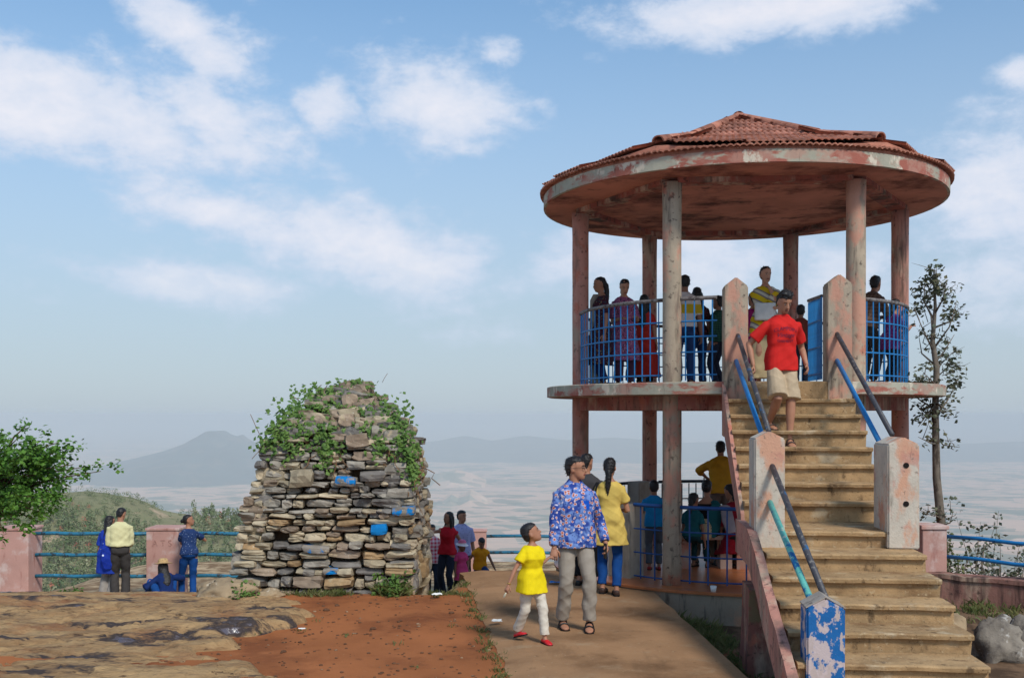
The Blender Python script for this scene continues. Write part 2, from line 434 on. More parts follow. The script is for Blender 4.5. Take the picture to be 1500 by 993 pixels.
def wood():
    """the wood on the spur: slender pale trees, one mass seen from afar"""
    r = random.Random(3)
    V, Fc, MI = [], [], []
    def tri(a, b, c, mi):
        k = len(V); V.extend((a, b, c)); Fc.append((k, k + 1, k + 2)); MI.append(mi)
    n = 0
    while n < 7200:
        y = r.uniform(215, 362); px = r.uniform(-330, 720)
        x = (px - 750) * y / F
        dens = noise.noise(Vector((x * .025, y * .03, 3))) * .5 + .55
        bare = sm(300, 345, y) * .65 if px < 260 else .1
        if r.random() > dens * (1 - bare) + .12: continue
        z = hill_z(x, y)
        bush = y > 318 and px < 280 or r.random() < .22
        h = r.uniform(.9, 1.9) if bush else r.uniform(2.4, 4.6)
        w = h * (.6 if bush else r.uniform(.16, .26))
        mi = r.choice([0, 0, 1, 1, 2, 3]) if r.random() < .97 else 4
        if not bush:
            for k in range(3):
                a0, a1 = 2.1 * k, 2.1 * (k + 1)
                tri((x + .09 * math.cos(a0), y + .09 * math.sin(a0), z - .4), (x + .09 * math.cos(a1), y + .09 * math.sin(a1), z - .4), (x, y, z + h * .8), 5)
        lo = 0 if bush else .28
        for k in range(40):
            t = r.random(); zz = z + h * (lo + (1 - lo) * t)
            rr = w * math.sqrt(max(.05, math.sin(math.pi * (.12 + .85 * t)))) * math.sqrt(r.random()); a = r.uniform(0, 6.283)
            c = Vector((x + rr * math.cos(a), y + rr * math.sin(a), zz)); s = h * r.uniform(.05, .10) + .08
            d1 = Vector((r.gauss(0, 1), r.gauss(0, 1), r.gauss(0, .8))).normalized() * s; d2 = Vector((r.gauss(0, 1), r.gauss(0, 1), r.gauss(0, 1))).normalized() * s
            tri(c - d1, c + d1, c + d2, mi)
        n += 1
    me = bpy.data.meshes.new('wood'); me.from_pydata(V, [], Fc)
    for i, c in enumerate([(104, 118, 78), (126, 134, 98), (92, 106, 72), (146, 146, 112), (166, 104, 82), (130, 118, 100)]):
        me.materials.append(M('wood_leaf_%d' % i, lin(*c), .25, .5, (), .9, 0))
    me.polygons.foreach_set('material_index', MI)
    tag(put('hillside_wood', me), 'pale slender trees and scrub covering the hillside beyond the railing', 'wood', kind='stuff')
wood()

# the plain far below, with low hills and the flat-topped mountain
m_plain = bpy.data.materials.new('plain_fields'); m_plain.use_nodes = True
def plain_mat():
    t = NT(m_plain.node_tree); b = m_plain.node_tree.nodes['Principled BSDF']
    co = t.n('ShaderNodeTexCoord').outputs['Object']
    s = t.mapping(co, (.001, .001, .001))
    c = t.mix(t.step(t.noise(s, .9, 7, .62), .40, .58), lin(142, 140, 118), lin(210, 172, 144))
    c = t.mix(t.step(t.noise(t.mapping(s, (1, 1, 1), (5, 2, 0)), 2.6, 6, .65), .50, .62), c, lin(118, 126, 110))
    c = t.mix(t.step(t.noise(t.mapping(s, (1, 1, 1), (1, 8, 0)), 5.5, 5, .6), .57, .64), c, lin(224, 190, 162))
    vo = t.n('ShaderNodeTexVoronoi', {'Vector': s, 'Scale': 14.0}, feature='F1')
    c = t.mix(t.step(vo.outputs[0], .05, .12, .8, 0), c, lin(232, 200, 176))
    for sc_, amt in ((3.2, .75), (9.0, .6)):
        vc = t.n('ShaderNodeTexVoronoi', {'Vector': t.mapping(s, (1, 1, 1), (sc_, 0, 0)), 'Scale': sc_}).outputs[1]
        rr_ = t.n('ShaderNodeSeparateColor', {0: vc}).outputs[0]
        c = t.mix(t.step(rr_, .62, .70, 0, amt), c, lin(220, 178, 150)); c = t.mix(t.step(rr_, .18, .26, amt, 0), c, lin(104, 112, 90))
    m_plain.node_tree.links.new(c, b.inputs['Base Color'])
    b.inputs['Roughness'].default_value = 1.0
    b.inputs['Specular IOR Level'].default_value = 0.0
plain_mat()
PLZ = -600.0
def plain_z(x, y):
    return PLZ + 14 * noise.noise(Vector((x * .0005, y * .0005, 0)))
tag(put('plain', grid(-42000, 42000, 500, 44000, 120, 90, plain_z), None, m_plain), kind='structure')

def mountain(name, prof, dist, depth, rough, label_mat, seed):
    """ridge: prof = outline in photograph pixels read at that distance, solid with real depth"""
    xs = [(p[0] - 750) * dist / F for p in prof]; zs = [CAMZ - (p[1] - HORIZON) * dist / F for p in prof]
    def fz(x, y):
        t = (y - dist) / depth
        top = float(np.interp(x, xs, zs, left=PLZ - 60, right=PLZ - 60))
        f = max(0, 1 - abs(t)) ** 1.25
        nz = noise.fractal(Vector((x / (dist * .03), y / (dist * .03), seed)), 1, 2, 5)
        return PLZ - 40 + (top - PLZ + 40) * f * (1 - rough * (1 - f) * .8 * abs(nz)) + rough * 60 * nz * (f * (1 - f))
    me = grid(min(xs) - 100, max(xs) + 100, dist - depth, dist + depth, 150, 60, fz)
    tag(put(name, me, None, label_mat), kind='structure')
m_mount = M('mountain_scrub', lin(58, 76, 70), .25, .002, [(lin(104, 98, 84), .004, .5, .65, 1, .8)], 1, 0)
mountain('flat_topped_mountain', [(60, 706), (110, 694), (165, 678), (200, 670), (240, 660), (270, 649), (290, 638), (303, 630), (328, 629), (338, 635), (348, 638), (354, 635), (360, 640), (378, 650), (400, 662), (440, 676), (500, 690), (560, 700)], 10800, 2600, .5, m_mount, 1)
m_low = M('low_hill_scrub', lin(122, 122, 104), .25, .003, [(lin(170, 148, 126), .006, .5, .65, 1, .8)], 1, 0)
mountain('low_hill', [(610, 744), (640, 734), (662, 722), (672, 726), (690, 716), (702, 722), (726, 736), (760, 746)], 7200, 700, .9, m_plain, 4)
mountain('low_hill', [(626, 700), (645, 692), (668, 687), (690, 692), (712, 700)], 9000, 600, .5, m_plain, 6)
mountain('far_ridge', [(380, 690), (560, 655), (640, 645), (680, 637), (720, 645), (770, 637), (830, 644), (900, 640), (1000, 648), (1180, 642), (1400, 650), (1500, 646), (1700, 660)], 15500, 3000, .5, m_mount, 9)

# hazy air
hz = MB().box(-46000, 46000, -3000, 46000, -660, 12).build('haze', None)
hm = bpy.data.materials.new('haze_air'); hm.use_nodes = True
hm.node_tree.nodes.clear()
HT = NT(hm.node_tree)
pv = HT.n('ShaderNodeVolumePrincipled', {'Color': (.715, .77, .805, 1), 'Density': 1.3e-4, 'Anisotropy': -.15})
HT.n('ShaderNodeOutputMaterial', {'Volume': pv.outputs[0]})
hz.data.materials.append(hm)
tag(hz, kind='stuff')
# ================================================================== the viewing pavilion
PC = Vector((3.23, 14.94, 0)); PROT = -R(3.4)
ZF, ZS = .08, 2.58                 # lower floor, upper floor
pav = thing('viewing_pavilion', 'round two-storey pink plaster viewing pavilion with red tiled roof and blue railings', 'pavilion', PC, PROT)
def circ(r, z, n=72, a0=0.0, cx=0, cy=0):
    return [Vector((cx + r * math.cos(a0 + 2 * math.pi * i / n), cy + r * math.sin(a0 + 2 * math.pi * i / n), z)) for i in range(n)]
HEX = [Vector((2.25 * math.cos(R(60 * i)), 2.25 * math.sin(R(60 * i)), 0)) for i in range(6)]   # 4,5 = front pair
m_plinth = M('plinth_concrete', lin(150, 136, 118), .15, 2, [(lin(186, 140, 112), 2.2, .52, .64, 1, .8), (STAIN, (9, 9, 1.5), .52, .7, 2, .8), (lin(112, 96, 80), 3, .5, .66, 3)], .92, .5, 40, .1)
MB().loft([circ(2.62, -1.6), circ(2.60, 0.0), circ(2.60, .045)]).build('plinth', m_plinth, pav)
MB().loft([circ(2.63, .046), circ(2.63, .072), circ(2.61, ZF)]).build('floor', m_floor, pav)
for i, h in enumerate(HEX):
    me = MB().loft([circ(.117 + (.006 if k in (0, 14) else 0), ZF + (5.07 - ZF) * k / 14, 24, 0, h.x, h.y) for k in range(15)]).mesh('column')
    put('column', roughen(me, .004, 3, i), pav, m_colg if i in (4, 5) else m_col, smooth=True)
slab = MB().loft([circ(2.69, 2.425), circ(2.73, 2.435), circ(2.73, 2.57), circ(2.70, ZS)]).build('upper_floor_slab', m_edge, pav)
def beam(a, b, z0, z1, w, name='beam', mat=m_beam):
    d = (b - a).normalized(); n = Vector((-d.y, d.x, 0)) * w / 2
    a = a + d * .06; b = b - d * .06
    me = MB().loft([[a - n + Vector((0, 0, z0)), a + n + Vector((0, 0, z0)), a + n + Vector((0, 0, z1)), a - n + Vector((0, 0, z1))],
                    [b - n + Vector((0, 0, z0)), b + n + Vector((0, 0, z0)), b + n + Vector((0, 0, z1)), b - n + Vector((0, 0, z1))]]).mesh(name)
    return put(name, me, pav, mat)
m_beamlow = masonry('lower_beam_plaster', lin(172, 112, 100), [(lin(150, 80, 70), 3, .5, .62, 8, .7)])
for i in range(6):
    beam(HEX[i], HEX[(i + 1) % 6], 2.245, 2.424, .20, 'floor_beam', m_beamlow)
    beam(HEX[i], HEX[(i + 1) % 6], 5.055, 5.262, .22, 'roof_beam')
# roof slab: soffit rises a little inward, painted fascia round the edge
soff = MB().loft([circ(2.745, 5.12), circ(2.2, 5.255), circ(.02, 5.275)], caps=True).mesh('soffit')
put('soffit', soff, pav, m_soffit)
fas = MB().loft([circ(2.745, 5.119), circ(2.78, 5.123), circ(2.78, 5.275), circ(2.70, 5.285)], caps=False).build('fascia', m_edge, pav)

RK, ZK, RE, ZE, ZA = 1.75, 5.72, 2.81, 5.325, 6.39
def roof_h(u, v):
    """height of the six-sided tiled roof above (u,v)"""
    ap = max(u * math.cos(R(30 + 60 * k)) + v * math.sin(R(30 + 60 * k)) for k in range(6))   # distance along face normal
    ak = RK * math.cos(R(30))
    if ap <= ak: return ZA - (ZA - ZK) * ap / ak
    return ZK - (ZK - ZE) * (ap - ak) / (RE - ak)
def roof_mesh():
    rings = []
    for rr in (.02, .5, 1.0, 1.4, 1.75, 2.2, 2.6, 2.745):
        rings.append([Vector((p.x, p.y, roof_h(p.x, p.y) - .03)) for p in circ(rr, 0, 72)])
    rings.append(circ(2.745, 5.28)); 
    return MB().loft(rings, caps=False).mesh('roof')
roof = put('roof', roof_mesh(), pav, m_tile)
# tiles: each carries three rolls; one mesh shared by all
def tile_mesh():
    mb = MB(); n = 13; L = .34; w = .235
    top, bot = [], []
    for yy in (0, L):
        for i in range(n):
            x = -w / 2 + w * i / (n - 1)
            zz = .020 * abs(math.cos(math.pi * 3 * (i / (n - 1)) )) ** .8
            top.append(Vector((x, yy, zz + (.030 if yy == 0 else .008)))); bot.append(Vector((x, yy, zz + (.012 if yy == 0 else -.008))))
    vs = top + bot; fs = []
    for i in range(n - 1):
        fs.append((i, i + 1, n + i + 1, n + i)); fs.append((2 * n + i, 3 * n + i, 3 * n + i + 1, 2 * n + i + 1))
        fs.append((i, 2 * n + i, 2 * n + i + 1, i + 1))
    return mb.add(vs, fs).mesh('tile', fix=False)
TILE = tile_mesh(); TILE.materials.append(m_tile)
hidden = MB()
tiles = []
for k in range(6):
    ang = R(30 + 60 * k); nx, ny = math.cos(ang), math.sin(ang); tx, ty = -ny, nx
    ak = RK * math.cos(R(30)); a = .12; row = 0
    aps = []
    a = RE
    while a > .15:
        aps.append(a); a -= .27
    for row, ap in enumerate(aps):
        low = ap > ak
        dz = (ZK - ZE) / (RE - ak) if low else (ZA - ZK) / ak
        half = min(ap, ap) * math.tan(R(30))
        if ap > 2.55: half = min(half, math.sqrt(max(.01, 2.90 ** 2 - min(ap, 2.89) ** 2)) + .02) if ap < 2.86 else .60
        cnt = int(2 * half / .232)
        for c in range(-(cnt // 2) - 1, cnt // 2 + 2):
            s = (c + (.5 if row % 2 else 0)) * .232
            if abs(s) > half - .02: continue
            u, v = nx * ap + tx * s, ny * ap + ty * s
            rad = math.hypot(u, v)
            if rad > 2.83: continue
            tiles.append((k, u, v, ang, dz, roof_h(u, v)))
# eave course follows the round edge
for i in range(78):
    an = 2 * math.pi * i / 78
    tiles.append((int(((math.degrees(an)) % 360) // 60), 2.825 * math.cos(an), 2.825 * math.sin(an), an, .10, 5.290 + (roof_h(2.83 * math.cos(an), 2.83 * math.sin(an)) - ZE) * .12))
tiles.sort(key=lambda t: t[2])       # nearest first
for q, (k, u, v, ang, dz, z) in enumerate(tiles):
    M4 = Matrix.Translation((u, v, z)) @ Matrix.Rotation(ang + math.pi / 2, 4, 'Z') @ Matrix.Rotation(math.atan(dz) + .03, 4, 'X')
    if q < 296:
        o = bpy.data.objects.new('tile', TILE); COL.objects.link(o); o.parent = roof
        o.matrix_local = M4 @ Matrix.Rotation(rng.gauss(0, .012), 4, 'Z')
    else:
        hidden.add([M4 @ v_.co for v_ in TILE.vertices], [tuple(p.vertices) for p in TILE.polygons])
o = put('rear_tiles', hidden.mesh('rear_tiles', fix=False), roof, m_tile); tag(o, kind='stuff')
# hip ridge caps, overlapping half-round tiles, and the knob at the apex
def cap_mesh(L=.30):
    rings = []
    for yy, r in ((0, .085), (L, .070)):
        rings.append([Vector((r * math.cos(math.pi * j / 8), yy, r * .95 * math.sin(math.pi * j / 8))) for j in range(9)])
    inner = [[p * .82 if False else Vector((p.x * .82, p.y, p.z * .82)) for p in r] for r in rings]
    mb = MB()
    mb.loft(rings, caps=False, closed=False); mb.loft(inner, caps=False, closed=False)
    k = 0
    mb.f.append(tuple([0, 18] + [])) if False else None
    for j in range(8): mb.f.append((j, j + 1, 18 + j + 1, 18 + j))
    return mb.mesh('ridge_cap', fix=True)
CAP = cap_mesh(); CAP.materials.append(m_tile)
for k in range(6):
    ang = R(60 * k); r = .22
    while r < 2.78:
        z = roof_h(r * math.cos(ang), r * math.sin(ang)); z2 = roof_h((r - .1) * math.cos(ang), (r - .1) * math.sin(ang))
        o = bpy.data.objects.new('ridge_cap', CAP); COL.objects.link(o); o.parent = roof
        o.matrix_local = Matrix.Translation((r * math.cos(ang), r * math.sin(ang), z + .012)) @ Matrix.Rotation(ang + math.pi / 2, 4, 'Z') @ Matrix.Rotation(math.atan((z2 - z) / .1) + .05, 4, 'X')
        r += .27
MB().loft([circ(.16, ZA - .08, 16), circ(.13, ZA + .0, 16), circ(.05, ZA + .045, 16)]).build('apex_cap', m_tile, roof, smooth=True)

# upper railing: curved panels between the columns, open at the stair head
BAR = MB().tube([(0, 0, 0), (0, 0, .985)], .0085, 6).mesh('bar'); BAR.materials.append(m_rail)
def ring_panel(a0, a1, r, zb, top=1.04, levels=(.10, .38, .57, .76), nb=None, rail_mat=m_rail, top_mat=m_hand, bar=BAR, name='railing'):
    pts = lambda z: [(r * math.cos(a0 + (a1 - a0) * i / 14), r * math.sin(a0 + (a1 - a0) * i / 14), zb + z) for i in range(15)]
    o = MB().tube(pts(top), .024, 8).build(name, top_mat, pav, smooth=True)
    for z in levels:
        MB().tube(pts(z), (.011), 6).build('rail', rail_mat, o, smooth=True)
    nb = nb or max(2, int(abs(a1 - a0) * r / .125))
    for i in range(nb + 1):
        a = a0 + (a1 - a0) * (i + .5) / (nb + 1)
        b = bpy.data.objects.new('bar', bar); COL.objects.link(b); b.parent = o
        b.location = ((r) * math.cos(a), (r) * math.sin(a), zb + .03)
    return o
g = .055
for i in range(6):
    a0, a1 = R(60 * i) + g, R(60 * (i + 1)) - g
    if i == 4:      # front bay, stairs arrive here
        ring_panel(a0, R(270) - .27, 2.25, ZS); ring_panel(R(270) + .405, a1, 2.25, ZS, nb=1)
    else:
        ring_panel(a0, a1, 2.25, ZS)
# short weathered post standing beside the left column
MB().loft([[Vector((x, y, z)) for x, y in ((-.09, -.06), (.09, -.06), (.09, .06), (-.09, .06))] for z in (0, 1.27)] + [[Vector((x, y, 1.36)) for x, y in ((-.045, -.04), (.045, -.04), (.045, .04), (-.045, .04))]]).build('railing_post', m_conc, pav, loc=(-2.02, .25, ZS), bevel=.01)
# open gate leaf at the stair head
gate = MB().tube([(.60, -2.42, ZS + 1.02), (.60, -1.72, ZS + 1.04)], .022, 8).build('gate', m_hand, pav)
for z in (.10, .42, .74):
    MB().tube([(.60, -2.42, ZS + z), (.60, -1.72, ZS + z)], .012, 6).build('rail', m_rail, gate)
for i in range(11):
    b = bpy.data.objects.new('bar', BAR); COL.objects.link(b); b.parent = gate; b.location = (.60, -2.42 + .07 * i, ZS + .03)

# lower storey: front railing, parapet posts, rear railing, benches
m_railn = M('railing_navy', lin(28, 74, 132), .15, 8, [(lin(40, 48, 60), 20, .6, .7, 1, .8)], .45, .1, 60, .4)
m_darkrail = M('rear_railing_paint', lin(44, 56, 72), .2, 8, (), .5, .1, 60, .3)
BARN = MB().tube([(0, 0, 0), (0, 0, .93)], .011, 6).mesh('bar'); BARN.materials.append(m_railn)
BARD = MB().tube([(0, 0, 0), (0, 0, .96)], .010, 6).mesh('bar'); BARD.materials.append(m_darkrail)
ring_panel(R(240) + g, R(278), 2.27, ZF, .965, (.06, .36, .66), 5, m_railn, m_railn, BARN, 'lower_railing')
ring_panel(R(226), R(240) - g, 2.27, ZF, .965, (.06, .36, .66), 1, m_railn, m_railn, BARN, 'lower_railing')
for i, (a0, a1) in enumerate(((R(8), R(56)), (R(64), R(116)), (R(124), R(150)))):
    ring_panel(a0, a1, 2.22, ZF, 1.02, (.10, .42, .74), None, m_darkrail, m_darkrail, BARD, 'rear_railing')
def post(parent, u, v, z0, z1, w, d, mat, peak=.0, name='post', rz=0.0):
    mb = MB()
    if peak:
        mb.extr([(-w / 2, z0), (w / 2, z0), (w / 2, z1 - peak), (0, z1), (-w / 2, z1 - peak)], lambda a, b: Vector((a, -d / 2, b)), lambda a, b: Vector((a, d / 2, b)))
    else:
        mb.box(-w / 2, w / 2, -d / 2, d / 2, z0, z1)
    me = mb.mesh(name)
    bm = bmesh.new(); bm.from_mesh(me)
    bmesh.ops.bevel(bm, geom=bm.edges[:], offset=.012, segments=2, affect='EDGES')
    bm.to_mesh(me); bm.free()
    roughen(me, .004, 5, u * 3 + v)
    o = put(name, me, parent, mat); o.location = (u, v, 0); o.rotation_euler = (0, 0, rz)
    return o
post(pav, -1.66, -1.28, ZF - .02, 1.03, .33, .34, m_conc, name='parapet_post', rz=R(-38))
post(pav, -1.30, 1.62, ZF - .02, 1.13, .30, .28, m_conc, name='parapet_post', rz=R(40))
m_bench = M('bench_plaster', lin(176, 148, 132), .15, 3, [(lin(190, 120, 96), 3, .5, .62, 1, .8), (STAIN, 5, .58, .74, 2, .6)], .9, .3, 40, .1)
for (u, v, rz) in ((-.55, -.45, .05), (.25, -.5, -.1)):
    b = MB().box(-.42, .42, -.2, .2, .40, .46).build('bench_seat', m_bench, pav, bevel=.01); b.location = (u, v, ZF); b.rotation_euler = (0, 0, rz)
    for s in (-.28, .28):
        MB().box(s - .08, s + .08, -.16, .16, 0, .4).build('bench_leg', m_bench, b)

# ================================================================== the staircase
SO = Vector((3.21, 12.2, 0)); SROT = -R(5.3)
st = thing('concrete_staircase', 'worn concrete staircase with peeling posts climbing to the pavilion upper floor', 'staircase', SO, SROT)
HW = .715
TU = .25
zl = ZS - 1.46                      # landing
front = [(-TU * k, ZS - .21 - .175 * k) for k in range(7)]        # (back v, tread z)
vback = -TU * 7
lf = -2.55
def step_block(v0, v1, z0, zt, hw, name='step'):
    """v0 front, v1 back; top with a small rounded nosing"""
    prof = [(v0 + .042, z0), (v0 + .042, zt - .045), (v0, zt - .04), (v0 - .005, zt - .012), (v0 + .012, zt), (v1, zt), (v1, z0)]
    me = MB().extr(prof, lambda a, b: Vector((-hw, a, b)), lambda a, b: Vector((hw, a, b))).mesh(name)
    bm = bmesh.new(); bm.from_mesh(me)
    bmesh.ops.subdivide_edges(bm, edges=[e for e in bm.edges if abs(e.verts[0].co.x - e.verts[1].co.x) > .5], cuts=14, use_grid_fill=True)
    bm.to_mesh(me); bm.free()
    for p in me.vertices:
        n3 = noise.noise_vector(p.co * 4.0 + Vector((0, v0 * 9, 0)))
        n4 = noise.noise_vector(p.co * 13.0 + Vector((0, v0 * 5, 0)))
        p.co += Vector((n3.x * .02 if abs(abs(p.co.x) - hw) < .01 else 0, n3.y * .010 + n4.y * .006, n3.z * .006 + min(0, n4.z) * .008))
    return put(name, me, st, m_step)
MB().box(-HW + .0, HW, .0, .30, ZS - .30, ZS - .004).build('top_step', m_step, st, bevel=.012)
for k, (vn, zt) in enumerate(front):
    step_block(vn - TU, vn + .02 if k else .0, zt - .20, zt, HW)
step_block(lf, vback + .02, zl - .19, zl, HW + .0, 'landing')
low = []
zz, vv = zl, lf
rs = [.151] * 7; ts = [.46, .37, .39, .39, .39, .40, .40]
for k in range(7):
    zz -= rs[k]; v1 = vv + .02; vv -= ts[k]
    step_block(vv, v1, zz - .17, zz, HW - .02 - .003 * k)
    low.append((vv, zz))
# sloping waist slab under both flights with its painted edge
def waist(pts, hw, th, name='stringer'):
    up = pts; dn = [(a + .02, b - th) for a, b in reversed(pts)]
    me = MB().extr(up + dn, lambda a, b: Vector((-hw, a, b)), lambda a, b: Vector((hw, a, b))).mesh(name)
    return put(name, roughen(me, .01, 3, 1, 2), st, m_col)
waist([(.28, ZS - .28), (-.10, ZS - .40), (vback + .05, zl - .16), (lf + .12, zl - .17), (low[-1][0] + .1, low[-1][1] - .20)], HW - .012, .15)
# raised painted kerb along the left edge of the lower flight
kerb = [(vback + .1, zl + .02), (lf, zl + .01)] + [p for (a, b) in low for p in ((a, b + .012),)]
kp = kerb + [(a + .05, b - .34) for a, b in reversed(kerb)]
me = MB().extr(kp, lambda a, b: Vector((-HW - .075, a, b)), lambda a, b: Vector((-HW - .002, a, b))).mesh('edge_kerb')
put('edge_kerb', roughen(me, .012, 6, 2, 1), st, m_col)
kp2 = [(.05, ZS - .02), (-.2, ZS - .20), (vback, zl + .08), (vback - .05, zl - .22), (-.1, ZS - .55), (.05, ZS - .50)]
me = MB().extr(kp2, lambda a, b: Vector((-HW - .04, a, b)), lambda a, b: Vector((-HW - .002, a, b))).mesh('edge_kerb')
put('edge_kerb', roughen(me, .008, 6, 3, 1), st, m_col)
# pier and pedestal carrying the landing
post(st, -.56, vback - .42, .50, zl - .15, .26, .30, m_col, name='pier')
me = MB().loft([[Vector((-.30, -.34, -.6)), Vector((.42, -.34, -.6)), Vector((.42, .34, -.6)), Vector((-.30, .34, -.6))], [Vector((-.27, -.28, .5)), Vector((.34, -.28, .5)), Vector((.34, .28, .5)), Vector((-.27, .28, .5))], [Vector((-.27, -.28, .56)), Vector((.30, -.28, .56)), Vector((.30, .28, .56)), Vector((-.27, .28, .56))]]).mesh('pedestal')
o = put('pedestal', roughen(me, .02, 3, 3, 3), st, masonry('pedestal_plaster', lin(142, 92, 80), [(lin(120, 110, 80), 4, .55, .66, 12, .8)])); o.location = (-.50, vback - .46, 0)
# posts
pL, pR = -HW + .14, HW - .14
post(st, pL - .02, .12, ZS - .65, ZS + 1.22, .275, .26, m_colg, .11)
post(st, pR + .01, .12, ZS - .30, ZS + 1.24, .285, .26, m_colg, .11)
ml = post(st, pL - .02, lf + .165, zl - .20, 2.04, .275, .40, m_post, .07)
mr = post(st, pR + .03, lf + .225, zl - .155, 1.99, .28, .52, m_post, .07)
for zz_ in (1.73, 1.38):
    MB().tube([(.02, -.266, zz_), (.02, -.20, zz_)], .026, 12).build('pipe_hole', M('socket_dark', lin(28, 22, 20), .1, 5, (), .9, 0), mr)
vb = low[4][0] + .10
bp = post(st, pL + .085, vb, -.15, .85, .275, .27, m_bluepatch, .075)
capm = M('grey_cap', lin(164, 152, 140), .15, 6, [(lin(110, 100, 92), 9, .5, .66, 1)], .9, .4, 40, .1)
for s in (-1, 1):
    MB().extr([(0, .853), (s * .142, .775), (s * .142, .783), (0, .862)], lambda a, b: Vector((a, -.128, b)), lambda a, b: Vector((a, .128, b))).build('post_cap', capm, bp)
# pipes
def pipe(a, b, mat, r=.026, name='handrail'):
    MB().tube([a, ((Vector(a) + Vector(b)) / 2), b], r, 10).build(name, mat, st, smooth=True)
pipe((pL + .0, .03, 3.13), (pL + .03, lf + .36, 2.03), m_dark)
pipe((pL - .02, .03, 2.83), (pL - .01, lf + .37, 1.93), m_rail)
pipe((pR - .02, .03, 3.14), (pR + .06, lf + .48, 2.00), m_dark)
pipe((pR - .02, .03, 2.83), (pR - .02, lf + .49, 1.86), m_rail)
pipe((pL + .0, lf + .02, 1.74), (pL + .13, vb + .08, .80), m_dark, .027)
pipe((pL - .02, lf + .02, 1.40), (pL + .04, vb + .08, .74), m_teal, .027)

# ================================================================== fences and walls
def fence(name, label, pillars, rails, pw, pd, z0, z1, mat_p, mat_r, rr=.03, capz=.05):
    f = thing(name, label, 'fence', (pillars[0][0], pillars[0][1], z0))
    ox, oy = pillars[0][0], pillars[0][1]
    for (x, y) in pillars:
        p = MB().box(-pw / 2, pw / 2, -pd / 2, pd / 2, -.6, z1 - z0 - capz).build('pillar', mat_p, f, bevel=.015, loc=(x - ox, y - oy, 0))
        MB().box(-pw / 2 - .02, pw / 2 + .02, -pd / 2 - .02, pd / 2 + .02, z1 - z0 - capz + .002, z1 - z0).build('coping', mat_p, p, bevel=.012)
    for (a, b) in rails:
        a, b = Vector(a), Vector(b)
        pts = [a + (b - a) * i / 6 - Vector((ox, oy, z0)) + Vector((0, 0, .01 * math.sin(i * 2.1))) for i in range(7)]
        MB().tube(pts, rr, 8).build('rail', mat_r, f, smooth=True)
    return f
FY = 20.8
fl = fence('pipe_fence', 'pink pillar fence with three weathered blue pipes along the rock edge', [(-9.76, FY), (-6.83, FY), (-3.1, FY)],
      [((xa, FY, z), (xb, FY, z)) for z in (-.17, -.59, -1.01) for xa, xb in ((-9.46, -7.13), (-6.53, -3.4))], .63, .62, -1.40, -.03, m_fencep, m_fenceb, .036)
def scratch(body, size, loc, parent):
    cu = bpy.data.curves.new('t', 'FONT'); cu.body = body; cu.size = size; cu.extrude = .002
    o = bpy.data.objects.new('t', cu); COL.objects.link(o)
    me = bpy.data.meshes.new_from_object(o.evaluated_get(bpy.context.evaluated_depsgraph_get()))
    bpy.data.objects.remove(o); bpy.data.curves.remove(cu)
    for v in me.vertices: v.co = Vector((v.co.x, v.co.z, v.co.y))
    g = put('scratched_letters', me, parent, M('scratch_brown', lin(150, 108, 98), .2, 20, [(lin(186, 142, 130), 30, .42, .56, 1)], .9, 0), loc)
scratch('A T S', .17, (-.20, -.314, 1.02), [c for c in fl.children if c.name.startswith('pillar')][1])
fence('pipe_fence', 'low pink pillar fence with two dark pipes beyond the path steps', [(-.84, 26.2), (4.6, 26.2)],
      [((-.64, 26.2, z), (4.4, 26.2, z)) for z in (-.85, -1.26)], .40, .40, -2.2, -.68, m_fencep, m_fenceb, .04)
fr = fence('pipe_fence', 'blue pipe fence on a pink pillar beside the thin tree', [(4.82, 12.1), (6.6, 10.2)],
      [((4.95, 12.0, z), (6.55, 10.3, z)) for z in (.80, .57)], .28, .28, .1, .93, m_fencep, m_rail, .022)
def curved_wall():
    mb = MB(); rings = []
    for i in range(15):
        t = i / 14
        x = 4.72 + 2.2 * t; y = 11.9 - 1.0 * t - .9 * t * t
        nx, ny = .45, .9
        w = .11; top = .40 + .012 * noise.noise(Vector((t * 9, 0, 0)))
        rings.append([Vector((x - nx * w, y - ny * w, -.5)), Vector((x - nx * w, y - ny * w, top - .05)), Vector((x - nx * (w + .02), y - ny * (w + .02), top - .045)), Vector((x - nx * (w + .02), y - ny * (w + .02), top)),
                      Vector((x + nx * w, y + ny * w, top)), Vector((x + nx * w, y + ny * w, -.5))])
    me = mb.loft(rings).mesh('wall')
    return put('curved_wall', roughen(me, .012, 4, 2), None, masonry('wall_plaster', lin(150, 108, 96), [(lin(72, 52, 50), (6, 6, 1.2), .46, .62, 21, .85)]))
tag(curved_wall(), 'low curved pink stained retaining wall behind the soil bed', 'wall')
